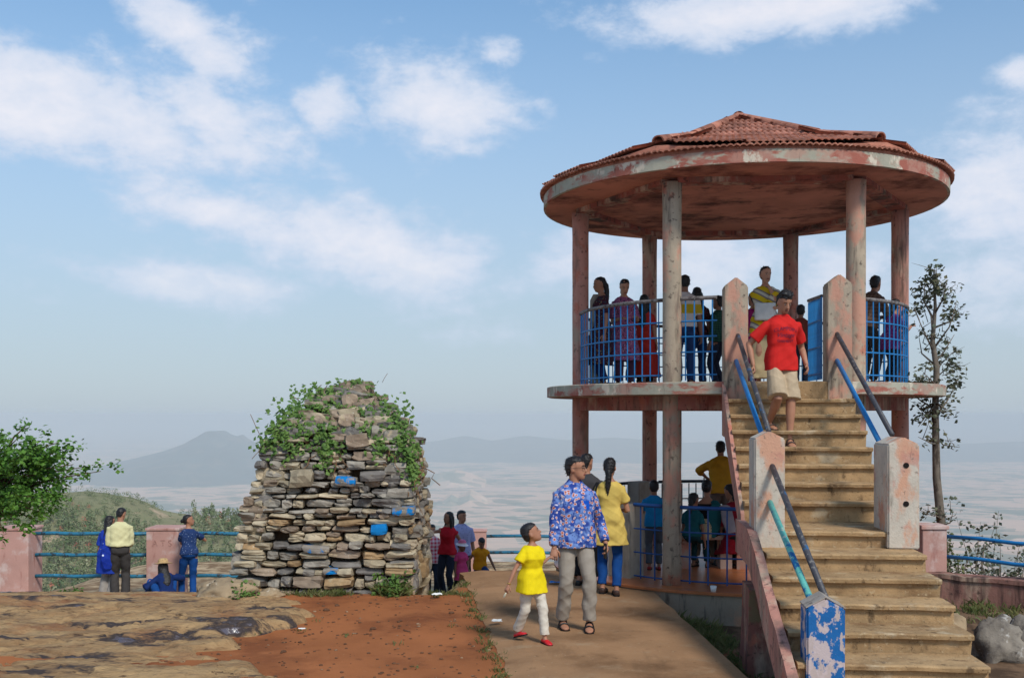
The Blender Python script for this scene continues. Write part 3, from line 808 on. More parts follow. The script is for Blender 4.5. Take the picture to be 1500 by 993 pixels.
# ================================================================== the stone cairn
def stone_mesh(w, d, h, r, seed, lumpy=.12):
    """roughly squared stone, chipped and uneven"""
    bm = bmesh.new()
    bmesh.ops.create_cube(bm, size=1.0)
    bmesh.ops.subdivide_edges(bm, edges=bm.edges[:], cuts=2, use_grid_fill=True)
    off = Vector((seed * 1.37, seed * .73, seed * 2.11))
    for v in bm.verts:
        c = v.co
        k = sum(1 for a in c if abs(a) > .49)
        q = c * (1.0 if k == 1 else (.94 if k == 2 else .86))
        q = q + noise.noise_vector(c * 1.3 + off) * lumpy + noise.noise_vector(c * 3.1 + off) * lumpy * .35
        v.co = Vector((q.x * w, q.y * d, q.z * h))
    me = bpy.data.meshes.new('stone'); bm.to_mesh(me); bm.free()
    return me
def stone_mat(name, c, paint=False):
    lay = [(lin(196, 176, 142), 7, .58, .70, 1, .75), (lin(76, 70, 66), 5, .54, .72, 2, .6), (lin(206, 202, 190), 26, .64, .72, 3, .8)]
    if paint: lay.append((lin(22, 120, 186), 6.0, *((.30, .38) if paint == 2 else (.53, .58)), 4))
    return M(name, lin(*c), .28, 6, lay, .92, .7, 26, .12, rnd=.22, bdist=.012)
SM = [stone_mat('stone_grey', (144, 136, 124)), stone_mat('stone_tan', (172, 156, 130)), stone_mat('stone_slate', (118, 112, 106)), stone_mat('stone_buff', (166, 152, 128)), stone_mat('stone_ochre', (158, 130, 96)), stone_mat('stone_brown', (142, 124, 106))]
m_painted = stone_mat('stone_blue_flecked', (130, 122, 112), 1); m_blueston = stone_mat('stone_blue_paint', (130, 122, 112), 2)
cairn = thing('stone_cairn', 'square dry-stone cairn with domed top under green creeper on red soil', 'cairn', (-2.32, 14.2, 0))
CO = Vector((-2.32, 14.2, 0))
zt = [-.1, .56, 1.07, 1.40, 1.83, 2.08, 2.25, 2.42, 2.58]
XL = [-3.48, -3.42, -3.34, -3.21, -3.13, -2.98, -2.77, -2.50, -2.24]
XR = [-1.22, -1.23, -1.25, -1.28, -1.34, -1.50, -1.66, -1.84, -2.02]
YF = [13.0, 13.06, 13.12, 13.17, 13.26, 13.40, 13.58, 13.80, 14.02]
YB = [15.6, 15.5, 15.4, 15.35, 15.2, 15.05, 14.9, 14.7, 14.45]
ip = lambda t, z: float(np.interp(z, zt, t))
core = MB().loft([[Vector((ip(XL, z) + .2, ip(YF, z) + .2, z)) - CO, Vector((ip(XR, z) - .2, ip(YF, z) + .2, z)) - CO, Vector((ip(XR, z) - .2, ip(YB, z) - .2, z)) - CO, Vector((ip(XL, z) + .2, ip(YB, z) - .2, z)) - CO] for z in (-.4, .5, 1.0, 1.5, 1.9, 2.1, 2.3, 2.45)])
core.build('core', M('cairn_earth', lin(92, 70, 52), .2, 5, [(lin(52, 42, 36), 6, .5, .65, 1)], .95, .6, 30, .05), cairn)
sr = random.Random(21)
NST = [0]
def lay(cx, cy, cz, w, d, h, rz, lumpy=.12, mat=None, tilt=0.0):
    NST[0] += 1
    me = stone_mesh(w, d, h, sr, NST[0] * 1.71, lumpy)
    zrel = cz
    pick = [0, 0, 1, 2, 2, 3, 5, 0] if zrel > .9 else [0, 1, 1, 3, 3, 5, 4, 2]
    o = put('stone', me, cairn, mat or SM[sr.choice(pick)])
    o.location = Vector((cx, cy, cz)) - CO
    o.rotation_euler = (tilt + sr.gauss(0, .03), sr.gauss(0, .05), rz + sr.gauss(0, .07))
    return o
def face(ax0, ax1, z_lo, z_hi, big=1.0, holes=True):
    """courses of stones along the segment given by two functions of height"""
    z = z_lo
    while z < z_hi:
        h = sr.choice([.06, .075, .09, .10, .115, .135]) * sr.uniform(.92, 1.1) * (1.3 if z < .3 else 1) * big
        a, b = ax0(z + h / 2), ax1(z + h / 2)
        L = (b - a).length; d = (b - a) / L; rz = math.atan2(d.y, d.x)
        s = -sr.uniform(0, .06)
        while s < L - .03:
            w = sr.choice([.12, .16, .20, .24, .29, .35]) * sr.uniform(.85, 1.15) * (1.15 if z < .3 else 1) * big
            if s + w > L - .08: w = L - s + .02
            hh = h * sr.uniform(.72, 1.04)
            if holes and z > .35 and sr.random() < .045:
                s += w * .6; continue
            inward = Vector((-d.y, d.x, 0))
            c = a + d * (s + w / 2) + inward * (.14 + sr.uniform(-.05, .05))
            two = h > .11 and sr.random() < .16
            if two:
                lay(c.x, c.y, z + h * .25, w * .97, .34, h * .48, rz); lay(c.x, c.y, z + h * .74, w * .94, .34, h * .48, rz)
            else:
                lay(c.x, c.y, z + hh / 2 + sr.gauss(0, .006), w * .93, .36, hh * .92, rz, .15)
            s += w
        z += h
fV = lambda tx, ty: (lambda z: Vector((ip(tx, z), ip(ty, z), 0)))
face(fV(XL, YF), fV(XR, YF), -.06, 1.90)
face(fV(XR, YF), fV(XR, YB), -.06, 1.85, 1.5, False)
face(fV(XL, YB), fV(XL, YF), -.06, 1.85, 1.9, False)
# tumbled dome of looser rubble
for i in range(82):
    z = sr.uniform(1.86, 2.56); t = sr.random()
    x0, x1 = ip(XL, z), ip(XR, z)
    if i % 3 < 2:
        x = x0 + .08 + (x1 - x0 - .16) * t; y = ip(YF, z) + .08
    else:
        x = x1 - .05 if i % 2 else x0 + .06; y = ip(YF, z) + (ip(YB, z) - ip(YF, z)) * t
    k = sr.uniform(.8, 1.25)
    lay(x, y, z, .26 * k, .26, sr.uniform(.09, .16) * k, sr.gauss(0, .3), .20, SM[sr.choice([0, 1, 5, 5, 3, 2])], sr.gauss(0, .2))
for (px, py, w, h) in ((443, 700, .30, .22), (511, 588, .23, .17), (524, 645, .30, .17), (508, 616, .2, .15)):
    q = P(px, py, ip(YF, 2.2 - (py - 606) * 13.2 / F) + .0)
    lay(q.x, q.y, q.z, w, .28, h, .1, .16, SM[5] if h < .2 else SM[3])
for (px, py, w, h) in ((554, 776, .205, .13), (506, 705, .27, .12), (453, 838, .15, .08), (484, 836, .2, .075), (462, 804, .34, .10), (590, 748, .30, .1)):
    q = P(px, py, 12.98 + .05 * (870 - py) / 100)
    lay(q.x, q.y + .10, q.z, w, .30, h, 0, .06, m_blueston if px == 554 else m_painted)
# squared rubble return wall running back from the cairn
rw = thing('stone_return_wall', 'rough low rubble wall running back behind the cairn where a woman leans', 'wall', (-1.63, 17.4, -.9))
for i in range(58):
    t = sr.random(); z = sr.uniform(-.95, .72)
    me = stone_mesh(sr.uniform(.3, .5), .42, sr.uniform(.18, .3), sr, 300 + i, .14)
    o = put('stone', me, rw, SM[sr.choice([0, 1, 3, 3, 5])]); o.location = (-.30 * (t - .5) + sr.uniform(-.03, .03), -1.75 + 3.6 * t, z + .9); o.rotation_euler = (0, sr.gauss(0, .08), 1.57 + sr.gauss(0, .15))
MB().box(-.16, .12, -1.8, 1.85, -.3, 1.52).build('core', MATS['cairn_earth'], rw)

# boulders about the foot of the cairn, by the stairs and below the fence
def boulder(loc, sx, sy, sz, seed, label, mat, group=None, rz=0.0):
    bm = bmesh.new(); bmesh.ops.create_icosphere(bm, subdivisions=4, radius=1)
    off = Vector((seed * 3.1, seed, seed * .7))
    for v in bm.verts:
        n = noise.fractal(v.co * 1.1 + off, 1, 2, 5)
        c = noise.cell(v.co * 1.6 + off)
        v.co *= 1 + .34 * n + .10 * c
        v.co = Vector((v.co.x * sx, v.co.y * sy, max(v.co.z, -.6) * sz))
    me = bpy.data.meshes.new('boulder'); bm.to_mesh(me); bm.free(); me.shade_smooth()
    o = put('boulder', me, None, mat); o.location = loc; o.rotation_euler = (0, 0, rz)
    return tag(o, label, 'boulder', group)
m_boul = M('boulder_rock', lin(158, 136, 108), .2, 3, [(lin(112, 96, 82), 4, .5, .66, 1, .8), (lin(206, 190, 166), 9, .58, .7, 2, .7), (STAIN, 7, .62, .72, 3, .7)], .92, .7, 22, .1, bdist=.02)
m_boulg = M('boulder_grey', lin(136, 126, 114), .2, 3, [(lin(92, 84, 78), 3, .48, .62, 1, .9), (lin(206, 200, 192), 7, .58, .68, 2, .7), (STAIN, 6, .58, .7, 3, .8)], .92, .7, 22, .1, bdist=.02)
boulder((-3.42, 12.75, .02), .36, .28, .17, 1, 'broad tan boulder at the left foot of the cairn', m_boul)
boulder((-3.74, 13.0, -.02), .20, .2, .12, 2, 'small brown boulder left of the broad tan boulder', m_boul)
boulder((-2.95, 12.72, .0), .20, .16, .08, 3, 'flat tan stone half sunk in soil before the cairn', m_boul)
boulder((4.42, 9.55, .08), .24, .22, .26, 5, 'grey boulder touching the stair foot at the right', m_boulg)
boulder((4.80, 9.55, .08), .26, .26, .28, 6, 'pale lichen-blotched boulder beside the soil bed', m_boulg)
boulder((4.62, 9.95, .12), .16, .14, .15, 9, 'small grey rubble stone behind the two boulders', m_boulg)
boulder((5.15, 9.9, .10), .22, .18, .17, 11, 'angular tan rubble stone at the frame side of the soil bed', m_boul)
boulder((4.25, 10.25, .10), .14, .2, .18, 8, 'small tan stone between the stairs and the soil bed', m_boul)

# creeper over the dome
def leaf_cloud(pts, size, r, up=.35, shape='leaf'):
    """one small bent leaf (two quads) at each point"""
    V, Fc = [], []
    for (p, nrm) in pts:
        s = size * r.uniform(.7, 1.3)
        n = (nrm + Vector((r.gauss(0, .5), r.gauss(0, .5), r.gauss(0, .5) + up))).normalized()
        d = Vector((r.gauss(0, 1), r.gauss(0, 1), r.gauss(-.3, .7))); d = (d - n * d.dot(n)).normalized()
        w = n.cross(d)
        k = len(V)
        V += [p, p + d * s * .45 + w * s * .42 - n * s * .10, p + d * s * 1.0 - n * s * .12, p + d * s * .45 - w * s * .42 - n * s * .10, p + d * s * .5 + n * s * .03]
        Fc += [(k, k + 1, k + 4), (k + 1, k + 2, k + 4), (k + 2, k + 3, k + 4), (k + 3, k, k + 4)]
    me = bpy.data.meshes.new('leaves'); me.from_pydata([tuple(v) for v in V], [], Fc); me.update()
    return me
def leaf_mat(name, c, c2=None):
    if name in MATS: return MATS[name]
    m = bpy.data.materials.new(name); m.use_nodes = True
    t = NT(m.node_tree); b = m.node_tree.nodes['Principled BSDF']
    co = t.n('ShaderNodeTexCoord').outputs['Object']
    f = t.step(t.noise(co, 7, 3, .6), .35, .65)
    g = t.n('ShaderNodeNewGeometry').outputs['Random Per Island']
    cc = t.mix(f, lin(*c), lin(*(c2 or c)))
    cc = t.mix(t.step(g, .0, 1.0, .0, .45), cc, tuple(x * .45 for x in lin(*c)))
    m.node_tree.links.new(cc, b.inputs['Base Color'])
    b.inputs['Roughness'].default_value = .55
    b.inputs['Specular IOR Level'].default_value = .3
    tr = t.n('ShaderNodeBsdfTranslucent', {0: cc})
    mx = t.n('ShaderNodeMixShader', {0: .22, 1: b.outputs[0], 2: tr.outputs[0]})
    out = [n for n in m.node_tree.nodes if n.type == 'OUTPUT_MATERIAL'][0]
    m.node_tree.links.new(mx.outputs[0], out.inputs[0])
    MATS[name] = m
    return m
m_ivy = leaf_mat('ivy_leaf', (84, 118, 52), (118, 146, 70))
m_dry = M('dry_stem', lin(122, 92, 66), .25, 9, (), .9, .2)
def creeper():
    r = random.Random(5)
    vine = thing('creeper', 'green leafy creeper draped over the top of the stone cairn', 'creeper', (-2.3, 13.9, 1.7))
    o0 = Vector((-2.3, 13.9, 1.7)); pts = []; stems = MB()
    def surf(px, py):
        z = CAMZ - (py - HORIZON) * 13.2 / F
        for _ in range(4):
            y = ip(YF, z) - .03; z = CAMZ - (py - HORIZON) * y / F
        return Vector(((px - 750) * y / F, y, z))
    # (px,py, rx, ry, count) clumps
    cl = [(490, 572, 40, 12, 150), (455, 590, 36, 16, 190), (430, 612, 32, 20, 230), (410, 632, 26, 22, 190), (392, 650, 14, 20, 90), (462, 625, 34, 24, 200), (482, 652, 22, 22, 140), (500, 585, 30, 16, 90),
          (535, 598, 26, 22, 110), (575, 610, 22, 26, 190), (588, 640, 14, 28, 170), (602, 672, 10, 30, 160), (608, 695, 7, 18, 60), (560, 655, 18, 16, 70), (545, 630, 22, 14, 60), (478, 675, 10, 14, 50), (430, 660, 20, 14, 40), (520, 565, 28, 8, 80)]
    for (px, py, rx, ry, n) in cl:
        for _ in range(int(n * 1.0)):
            q = surf(px + r.gauss(0, rx * .55), py + r.gauss(0, ry * .55))
            q += Vector((r.gauss(0, .02), -abs(r.gauss(.01, .03)), r.gauss(0, .02)))
            nr = Vector((.25 * (q.x + 2.3), -.8, .5))
            pts.append((q - o0, nr))
    for i in range(480):          # over the crown and down the back and sides
        z = r.uniform(1.75, 2.62); a = r.uniform(0, 6.283)
        cx_, cy_ = (ip(XL, z) + ip(XR, z)) / 2, (ip(YF, z) + ip(YB, z)) / 2
        q = Vector((cx_ + (ip(XR, z) - ip(XL, z)) / 2 * 1.03 * math.cos(a), cy_ + (ip(YB, z) - ip(YF, z)) / 2 * 1.03 * math.sin(a), z + .03))
        if q.y < 13.9 and abs(q.x + 2.35) < .6: continue
        pts.append((q - o0, Vector((math.cos(a), math.sin(a), .6))))
    me = leaf_cloud(pts, .062, r)
    tag(put('leaves', me, vine, m_ivy), kind='stuff')
    for i in range(46):
        c = r.choice(cl); p = surf(c[0] + r.gauss(0, 12), c[1] - 8) - o0
        L = []
        for k in range(7):
            L.append(p.copy()); p = p + Vector((r.gauss(0, .05), r.gauss(-.012, .02), -r.uniform(.02, .09)))
        stems.tube(L, .006, 4)
    for (px, py, dx, dy) in ((382, 640, -14, -34), (610, 735, 22, 40), (560, 560, 8, -14), (380, 660, -10, 12)):
        a = surf(px, py) - o0
        stems.tube([a, a + Vector((dx * .004, -.03, -dy * .004)), a + Vector((dx * .009, -.02, -dy * .0085))], .004, 4)
    tag(stems.build('stems', m_dry, vine), kind='stuff')
creeper()
def thin_out(limit=296):
    """stones of the far sides, past the limit, become one joined part"""
    st_ = sorted([c for c in cairn.children if c.name.startswith('stone')], key=lambda c: c.location.y)
    bm = bmesh.new(); mats = []
    for c in st_[limit:]:
        me = c.data; m = me.materials[0]
        if m not in mats: mats.append(m)
        k = len(bm.faces)
        t = me.copy(); t.transform(Matrix.LocRotScale(c.location, c.rotation_euler, None)); bm.from_mesh(t); bpy.data.meshes.remove(t)
        bm.faces.ensure_lookup_table()
        for f in bm.faces[k:]: f.material_index = mats.index(m)
        bpy.data.objects.remove(c)
    me = bpy.data.meshes.new('rear_stones'); bm.to_mesh(me); bm.free()
    for m in mats: me.materials.append(m)
    tag(put('rear_stones', me, cairn), kind='stuff')
thin_out()
# ================================================================== trees, shrubs and weeds
def tree(name, label, base, trunk, branches, clumps, leaf, bark, leaf_size, seed, per=60, spread=.18, cat='tree', group=None):
    """trunk: points+radii; branches: lists of points; clumps: (centre, radius, count)"""
    r = random.Random(seed); b0 = Vector(base)
    t = thing(name, label, cat, base, 0, group)
    MB().tube([Vector(p) - b0 for p, _ in trunk], [q for _, q in trunk], 9).build('trunk', bark, t, smooth=True)
    mb = MB(); pts = []
    for br in branches:
        n = len(br['p'])
        mb.tube([Vector(p) - b0 for p in br['p']], [br['r'] * (1 - .8 * i / (n - 1)) for i in range(n)], 5)
    if branches: tag(mb.build('branches', bark, t, smooth=True), kind='stuff')
    for (c, rad, cnt) in clumps:
        c = Vector(c)
        for _ in range(cnt):
            d = Vector((r.gauss(0, 1), r.gauss(0, 1), r.gauss(0, .75)))
            d = d / max(.3, d.length) * rad * r.random() ** .5
            pts.append((c + d - b0, d + Vector((0, 0, rad))))
    tag(put('crown', leaf_cloud(pts, leaf_size, r, .6), t, leaf), kind='stuff')
    return t
m_bark = M('grey_bark', lin(120, 108, 96), .25, 9, [(lin(80, 70, 62), (14, 14, 4), .5, .62, 1)], .95, .6, 40, .05)
m_barkd = M('brown_bark', lin(88, 68, 54), .25, 9, (), .95, .5, 40, .05)
m_leafg = leaf_mat('bright_leaf', (78, 122, 40), (110, 150, 58))
m_leafs = leaf_mat('grey_leaf', (92, 104, 84), (122, 116, 88))
m_leafo = leaf_mat('olive_leaf', (96, 112, 66), (130, 128, 84))

def slim_tree():
    r = random.Random(11); D = 14.0
    tr = [(P(1385, 880, D), .075), (P(1380, 780, D), .06), (P(1372, 700, D), .052), (P(1370, 600, D), .045), (P(1372, 540, D), .04), (P(1366, 500, D), .032), (P(1370, 450, D), .022), (P(1368, 395, D), .010)]
    br, cl = [], []
    # (from px,py -> to px,py, leafiness, tip radius)
    spec = [(1370, 600, 1338, 560, 1), (1370, 610, 1404, 555, 1), (1372, 590, 1345, 625, .7), (1372, 640, 1406, 655, .35), (1371, 570, 1352, 545, 1), (1372, 560, 1396, 530, 1), (1370, 535, 1346, 492, .6), (1370, 530, 1398, 490, .6),
            (1368, 515, 1338, 450, .6), (1368, 510, 1402, 440, .6), (1367, 500, 1345, 420, .9), (1369, 480, 1404, 452, .9), (1369, 470, 1355, 405, 1), (1369, 460, 1388, 410, 1), (1369, 440, 1372, 390, 1.2), (1372, 545, 1400, 512, .9), (1370, 620, 1350, 600, .9),
            (1371, 650, 1345, 640, .5), (1376, 760, 1352, 745, .5), (1376, 770, 1396, 750, .4), (1370, 590, 1390, 600, .8)]
    for (x0, y0, x1, y1, lf_) in spec:
        a, b = P(x0, y0, D), P(x1, y1, D + r.uniform(-.5, .5))
        mid = (a + b) / 2 + Vector((r.gauss(0, .05), r.gauss(0, .08), -.04))
        br.append({'p': [a, mid, b], 'r': .016})
        n = max(3, int(5 * lf_))
        for k in range(n):
            t = .35 + .65 * (k + r.random()) / n
            c = a + (b - a) * t + Vector((r.gauss(0, .05), r.gauss(0, .07), r.gauss(0, .05)))
            cl.append((c, .10 + .05 * r.random(), int((22 if t > .75 else 10) * lf_ + 3)))
            e = c + Vector((r.gauss(0, .10), r.gauss(0, .1), .08))
            br.append({'p': [a + (b - a) * (t - .12), (c + e) / 2, e], 'r': .006})
    tree('slim_tree', 'tall thin sparse-leaved tree rising beside the right edge of the pavilion', P(1386, 900, D), tr, br, cl, m_leafs, m_bark, .062, 4)
slim_tree()

def left_tree():
    r = random.Random(2); D = 15.0
    base = P(-60, 905, D)
    tr = [(base, .16), (P(-30, 830, D), .13), (P(-5, 740, D), .10), (P(0, 690, D), .08), (P(-20, 630, D), .05), (P(-40, 570, D), .03)]
    br, cl = [], []
    tips = [(40, 622), (28, 640), (70, 645), (100, 648), (118, 655), (150, 683), (172, 690), (125, 680), (90, 665), (60, 668), (30, 668), (20, 700), (55, 695), (85, 700), (110, 722), (80, 735), (45, 728), (15, 735), (60, 765), (30, 770), (5, 780), (-20, 640), (-40, 700), (-60, 650), (-80, 720), (-50, 770), (8, 650), (70, 750), (132, 700)]
    for (x, y) in tips:
        d = D + r.uniform(-1.0, .5)
        x = x * .86 if x > 60 else x
        a = P(-8 + r.uniform(-8, 8), 740 - (740 - y) * .45 + r.uniform(-8, 20), D); b = P(x, y, d)
        mid = a + (b - a) * .5 + Vector((0, 0, .10))
        br.append({'p': [a, mid, b], 'r': .022})
        heavy = x < 105 and 650 < y < 745
        for k in range(6):
            t = .35 + .65 * k / 5
            c = a + (b - a) * t + Vector((r.gauss(0, .12), r.gauss(0, .16), .10 * (1 - abs(2 * t - 1)) + r.gauss(0, .05)))
            cl.append((c, .21 if heavy else .12, 58 if heavy else 17))
    tree('leafy_tree', 'bright green leafy tree reaching over the left end of the fence', base, tr, br, cl, m_leafg, m_barkd, .066, 8)
left_tree()

def shrub(label, x, y, h, w, n, leaf, seed, size=.05, group=None):
    r = random.Random(seed); b = Vector((x, y, ground_z(x, y) - .05)); br, cl = [], []
    for i in range(n):
        a = b + Vector((r.gauss(0, .04), r.gauss(0, .04), 0)); e = b + Vector((r.uniform(-w, w), r.uniform(-w, w) * .7, h * r.uniform(.55, 1.0)))
        br.append({'p': [a, (a + e) / 2 + Vector((r.gauss(0, .05), 0, .05)), e], 'r': .009})
        for k in range(5):
            cl.append((a + (e - a) * (.3 + .16 * k) + Vector((r.gauss(0, .05), r.gauss(0, .05), 0)), .09, 9))
    return tree('shrub', label, b, [(b - Vector((0, 0, .1)), .02), (b + Vector((0, 0, h * .5)), .012), (b + Vector((.03, 0, h * .7)), .006)], br, cl, leaf, m_bark, size, seed, cat='shrub', group=group)
def shrub_to(label, px, py_top, y, w, n, leaf, seed, size=.05):
    x = (px - 750) * y / F
    h = CAMZ - (py_top - HORIZON) * y / F - ground_z(x, y)
    return shrub(label, x, y, h, w, n, leaf, seed, size)
shrub_to('tall wispy grey-green shrub behind the blue pipe fence', 1438, 742, 13.4, .30, 8, m_leafs, 31, .06)
shrub_to('low olive shrub under the lower blue pipe by the pillar', 1400, 800, 12.9, .22, 8, m_leafo, 32, .05)
shrub_to('sparse grey shrub below the blue pipes further along the wall', 1462, 780, 12.8, .32, 9, m_leafs, 33, .05)
shrub_to('drooping thin shrub at the far end of the curved wall', 1495, 795, 12.4, .28, 8, m_leafs, 34, .05)
shrub_to('small olive bush at the foot of the thin tree', 1386, 745, 13.8, .16, 6, m_leafo, 35, .05)

def tuft(x, y, z, n, h, spread, mat, r):
    V, Fc = [], []
    for _ in range(n):
        a = r.uniform(0, 6.283); q = r.random() ** .5 * spread
        p = Vector((x + q * math.cos(a), y + q * math.sin(a), z)); l = h * r.uniform(.5, 1.1)
        d = Vector((r.gauss(0, .4), r.gauss(0, .4), 1)).normalized() * l; w = Vector((math.cos(a + 1.57), math.sin(a + 1.57), 0)) * r.uniform(.003, .008)
        k = len(V); V += [p - w, p + w, p + d * .6 + w * .8 + Vector((0, 0, 0)), p + d + Vector((d.x, d.y, -.1 * l)) * .5]; Fc += [(k, k + 1, k + 2), (k, k + 2, k + 3)]
    return V, Fc
def weeds():
    """grass and weeds: one uncountable ground cover"""
    r = random.Random(14); V, Fc = [], []
    def add(a):
        k = len(V); V.extend(a[0]); Fc.extend([tuple(i + k for i in f) for f in a[1]])
    for _ in range(46):      # along the left edge of the path
        y = r.uniform(8.3, 14.2); x = float(np.interp(y, [p[0] for p in pl], [p[1] for p in pl])) - abs(r.gauss(.03, .07))
        add(tuft(x, y, ground_z(x, y) - .02, r.randint(8, 26), r.uniform(.03, .09), r.uniform(.04, .14), None, r))
    for _ in range(150):     # the hollow between path and stairs
        y = r.uniform(8.2, 12.4); x = 1.98 + r.uniform(-.02, .5) - .03 * (y - 9)
        add(tuft(x, y, ground_z(x, y) - .03, r.randint(14, 40), r.uniform(.06, .20), r.uniform(.06, .16), None, r))
    for (px, n) in ((395, 4), (412, 3), (465, 6), (485, 8), (500, 5), (565, 14), (580, 12), (360, 4), (440, 4), (650, 5), (672, 4)):
        for _ in range(n):
            x = (px + r.gauss(0, 9) - 750) * 12.8 / F; y = 12.82 + r.gauss(0, .05)
            add(tuft(x, y, ground_z(x, y) - .02, r.randint(14, 30), r.uniform(.06, .22 if 555 < px < 590 else .11), .07, None, r))
    for _ in range(70):      # soil bed on the right
        x = r.uniform(4.2, 6.2); y = 11.6 - (x - 4.2) * .55 - r.uniform(.0, 1.1)
        add(tuft(x, y, ground_z(x, y) - .02, r.randint(8, 26), r.uniform(.05, .16), .1, None, r))
    for _ in range(12):
        x = r.uniform(-3.2, -.6); y = r.uniform(8.6, 11.5)
        add(tuft(x, y, ground_z(x, y) - .01, 12, .04, .07, None, r))
    me = bpy.data.meshes.new('weeds'); me.from_pydata([tuple(v) for v in V], [], Fc); me.update()
    tag(put('weeds', me, None, leaf_mat('weed_leaf', (92, 104, 52), (128, 124, 76))), 'green and straw weeds along the path edge and under the stairs', 'weeds', kind='stuff')
weeds()
def broadleaf(label, px, y, h, seed):
    x = (px - 750) * y / F; shrub(label, x, y, h, .13, 7, m_ivy, seed, .055)
broadleaf('small leafy green weed growing against the right foot of the cairn', 572, 12.78, .30, 51)
broadleaf('tiny leafy weed at the left corner of the cairn', 352, 12.6, .2, 52)
x_, y_ = (108 - 750) * 16.5 / F, 16.5
shrub('little dark plant on the rock rim before the blue pipes', x_, y_, CAMZ - (858 - HORIZON) * y_ / F - ground_z(x_, y_), .16, 6, m_ivy, 53, .06)

# litter and pebbles on the soil
def litter():
    r = random.Random(8)
    mw = M('paper_white', lin(222, 220, 214), .05, 5, (), .8, .1)
    def scrap(px, y, s, mat, label, z=None):
        x = (px - 750) * y / F
        zz = (ground_z(x, y) + .02) if z is None else z
        V = []; n = 5
        for j in range(n):
            for i in range(n):
                q = noise.noise_vector(Vector((i * .7, j * .7, px)))
                V.append((s * (i / 4 - .5) * 1.5 + q.x * s * .25, s * (j / 4 - .5) + q.y * s * .2, .012 + abs(q.z) * s * .5))
        me = bpy.data.meshes.new('scrap'); me.from_pydata(V, [], [(j * n + i, j * n + i + 1, (j + 1) * n + i + 1, (j + 1) * n + i) for j in range(4) for i in range(4)])
        sol = put('litter_scrap', me, None, mat, (x, y, zz)); tag(sol, label, 'litter')
    scrap(727, 10.9, .07, mw, 'crumpled white paper scrap lying on the concrete path', .035)
    scrap(814, 13.4, .10, M('blue_wrapper', lin(30, 110, 190), .1, 5, (), .5, .1), 'blue plastic wrapper on the path behind the girl', .035)
    scrap(443, 10.6, .045, mw, 'white paper fleck lying on red soil near the rock')
    scrap(640, 12.6, .08, mw, 'pale torn paper at the right foot of the cairn')
    scrap(1110, 9.6, .12, M('teal_packet', lin(110, 180, 176), .1, 5, (), .5, .1), 'teal and grey packet dropped at the foot of the stair pedestal')
    mp = M('pebble', lin(112, 78, 56), .3, 9, [(lin(160, 132, 104), 5, .55, .65, 1)], .95, .3, rnd=.3)
    mb = MB()
    for _ in range(520):
        y = r.uniform(8.2, 13); x = r.uniform(-3.1, -.2); s = r.uniform(.004, .016) * (2 if r.random() < .04 else 1)
        mb.ellipsoid((x, y, soil_z(x, y) + s * .3), (s * 1.3, s, s * .7), 6, 4)
    o = mb.build('gravel', mp); tag(o, 'fine loose gravel scattered over the red soil', 'gravel', kind='stuff')
    cup = MB().loft([circ(.030, 0, 16), circ(.040, .07, 16), circ(.037, .07, 16), circ(.027, .008, 16)], caps=True).build('paper_cup', M('cup_white', lin(235, 232, 226), .03, 5, (), .6, 0), smooth=True)
    q = P(1045, 862, 12.5); cup.location = (q.x, q.y, ZF + .002); tag(cup, 'small white paper cup left on the orange floor edge', 'cup')
litter()
# ================================================================== people
def solid(mb, vox, it=4, fac=.5, fold=0.0, seed=0.0, freq=1.0):
    """closed overlapping shapes -> one continuous skin"""
    me = mb.mesh('tmp'); o = bpy.data.objects.new('tmp', me); COL.objects.link(o)
    r = o.modifiers.new('r', 'REMESH'); r.mode = 'VOXEL'; r.voxel_size = vox
    s = o.modifiers.new('s', 'SMOOTH'); s.factor = fac; s.iterations = it
    dg = bpy.context.evaluated_depsgraph_get()
    out = bpy.data.meshes.new_from_object(o.evaluated_get(dg))
    bpy.data.objects.remove(o); bpy.data.meshes.remove(me)
    if fold:
        n = len(out.vertices)
        co = np.empty(n * 3); out.vertices.foreach_get('co', co); co = co.reshape(-1, 3)
        nr = np.empty(n * 3); out.vertex_normals.foreach_get('vector', nr); nr = nr.reshape(-1, 3)
        x, y, z = co[:, 0] * freq, co[:, 1] * freq, co[:, 2] * freq
        rg = lambda a: 1 - 2 * np.abs(np.sin(a)) ** .6
        w = np.sin(31 * z + 17 * x + 2.2 * np.sin(13 * x + seed) + 1.7 * np.sin(11 * y + seed * 2)) * (.5 + .5 * np.sin(7 * z + 9 * x + seed))
        w += .6 * np.sin(19 * x - 23 * z + 14 * y + 2 * np.sin(9 * z + seed)) + .5 * rg(19 * z + 14 * x + 9 * y + 2.4 * np.sin(6 * x + 5 * z + seed)) + .45 * rg(27 * z - 17 * x + 2 * np.sin(8 * y + seed))
        co = co + nr * (w * fold)[:, None]
        out.vertices.foreach_set('co', co.ravel()); out.update()
    out.shade_smooth()
    return out

def ik(a, t, l1, l2, hint):
    d = t - a; L = d.length
    if L > (l1 + l2) * .998:
        t = a + d * ((l1 + l2) * .998 / L); d = t - a; L = d.length
    dn = d / L
    x = (l1 * l1 - l2 * l2 + L * L) / (2 * L)
    h = math.sqrt(max(0, l1 * l1 - x * x))
    p = hint - dn * hint.dot(dn)
    p = p.normalized() if p.length > 1e-6 else Vector((0, -1, 0))
    return a + dn * x + p * h, t

def rx(a): return Matrix.Rotation(R(a), 3, 'X')
def ry(a): return Matrix.Rotation(R(a), 3, 'Y')
def rzm(a): return Matrix.Rotation(R(a), 3, 'Z')

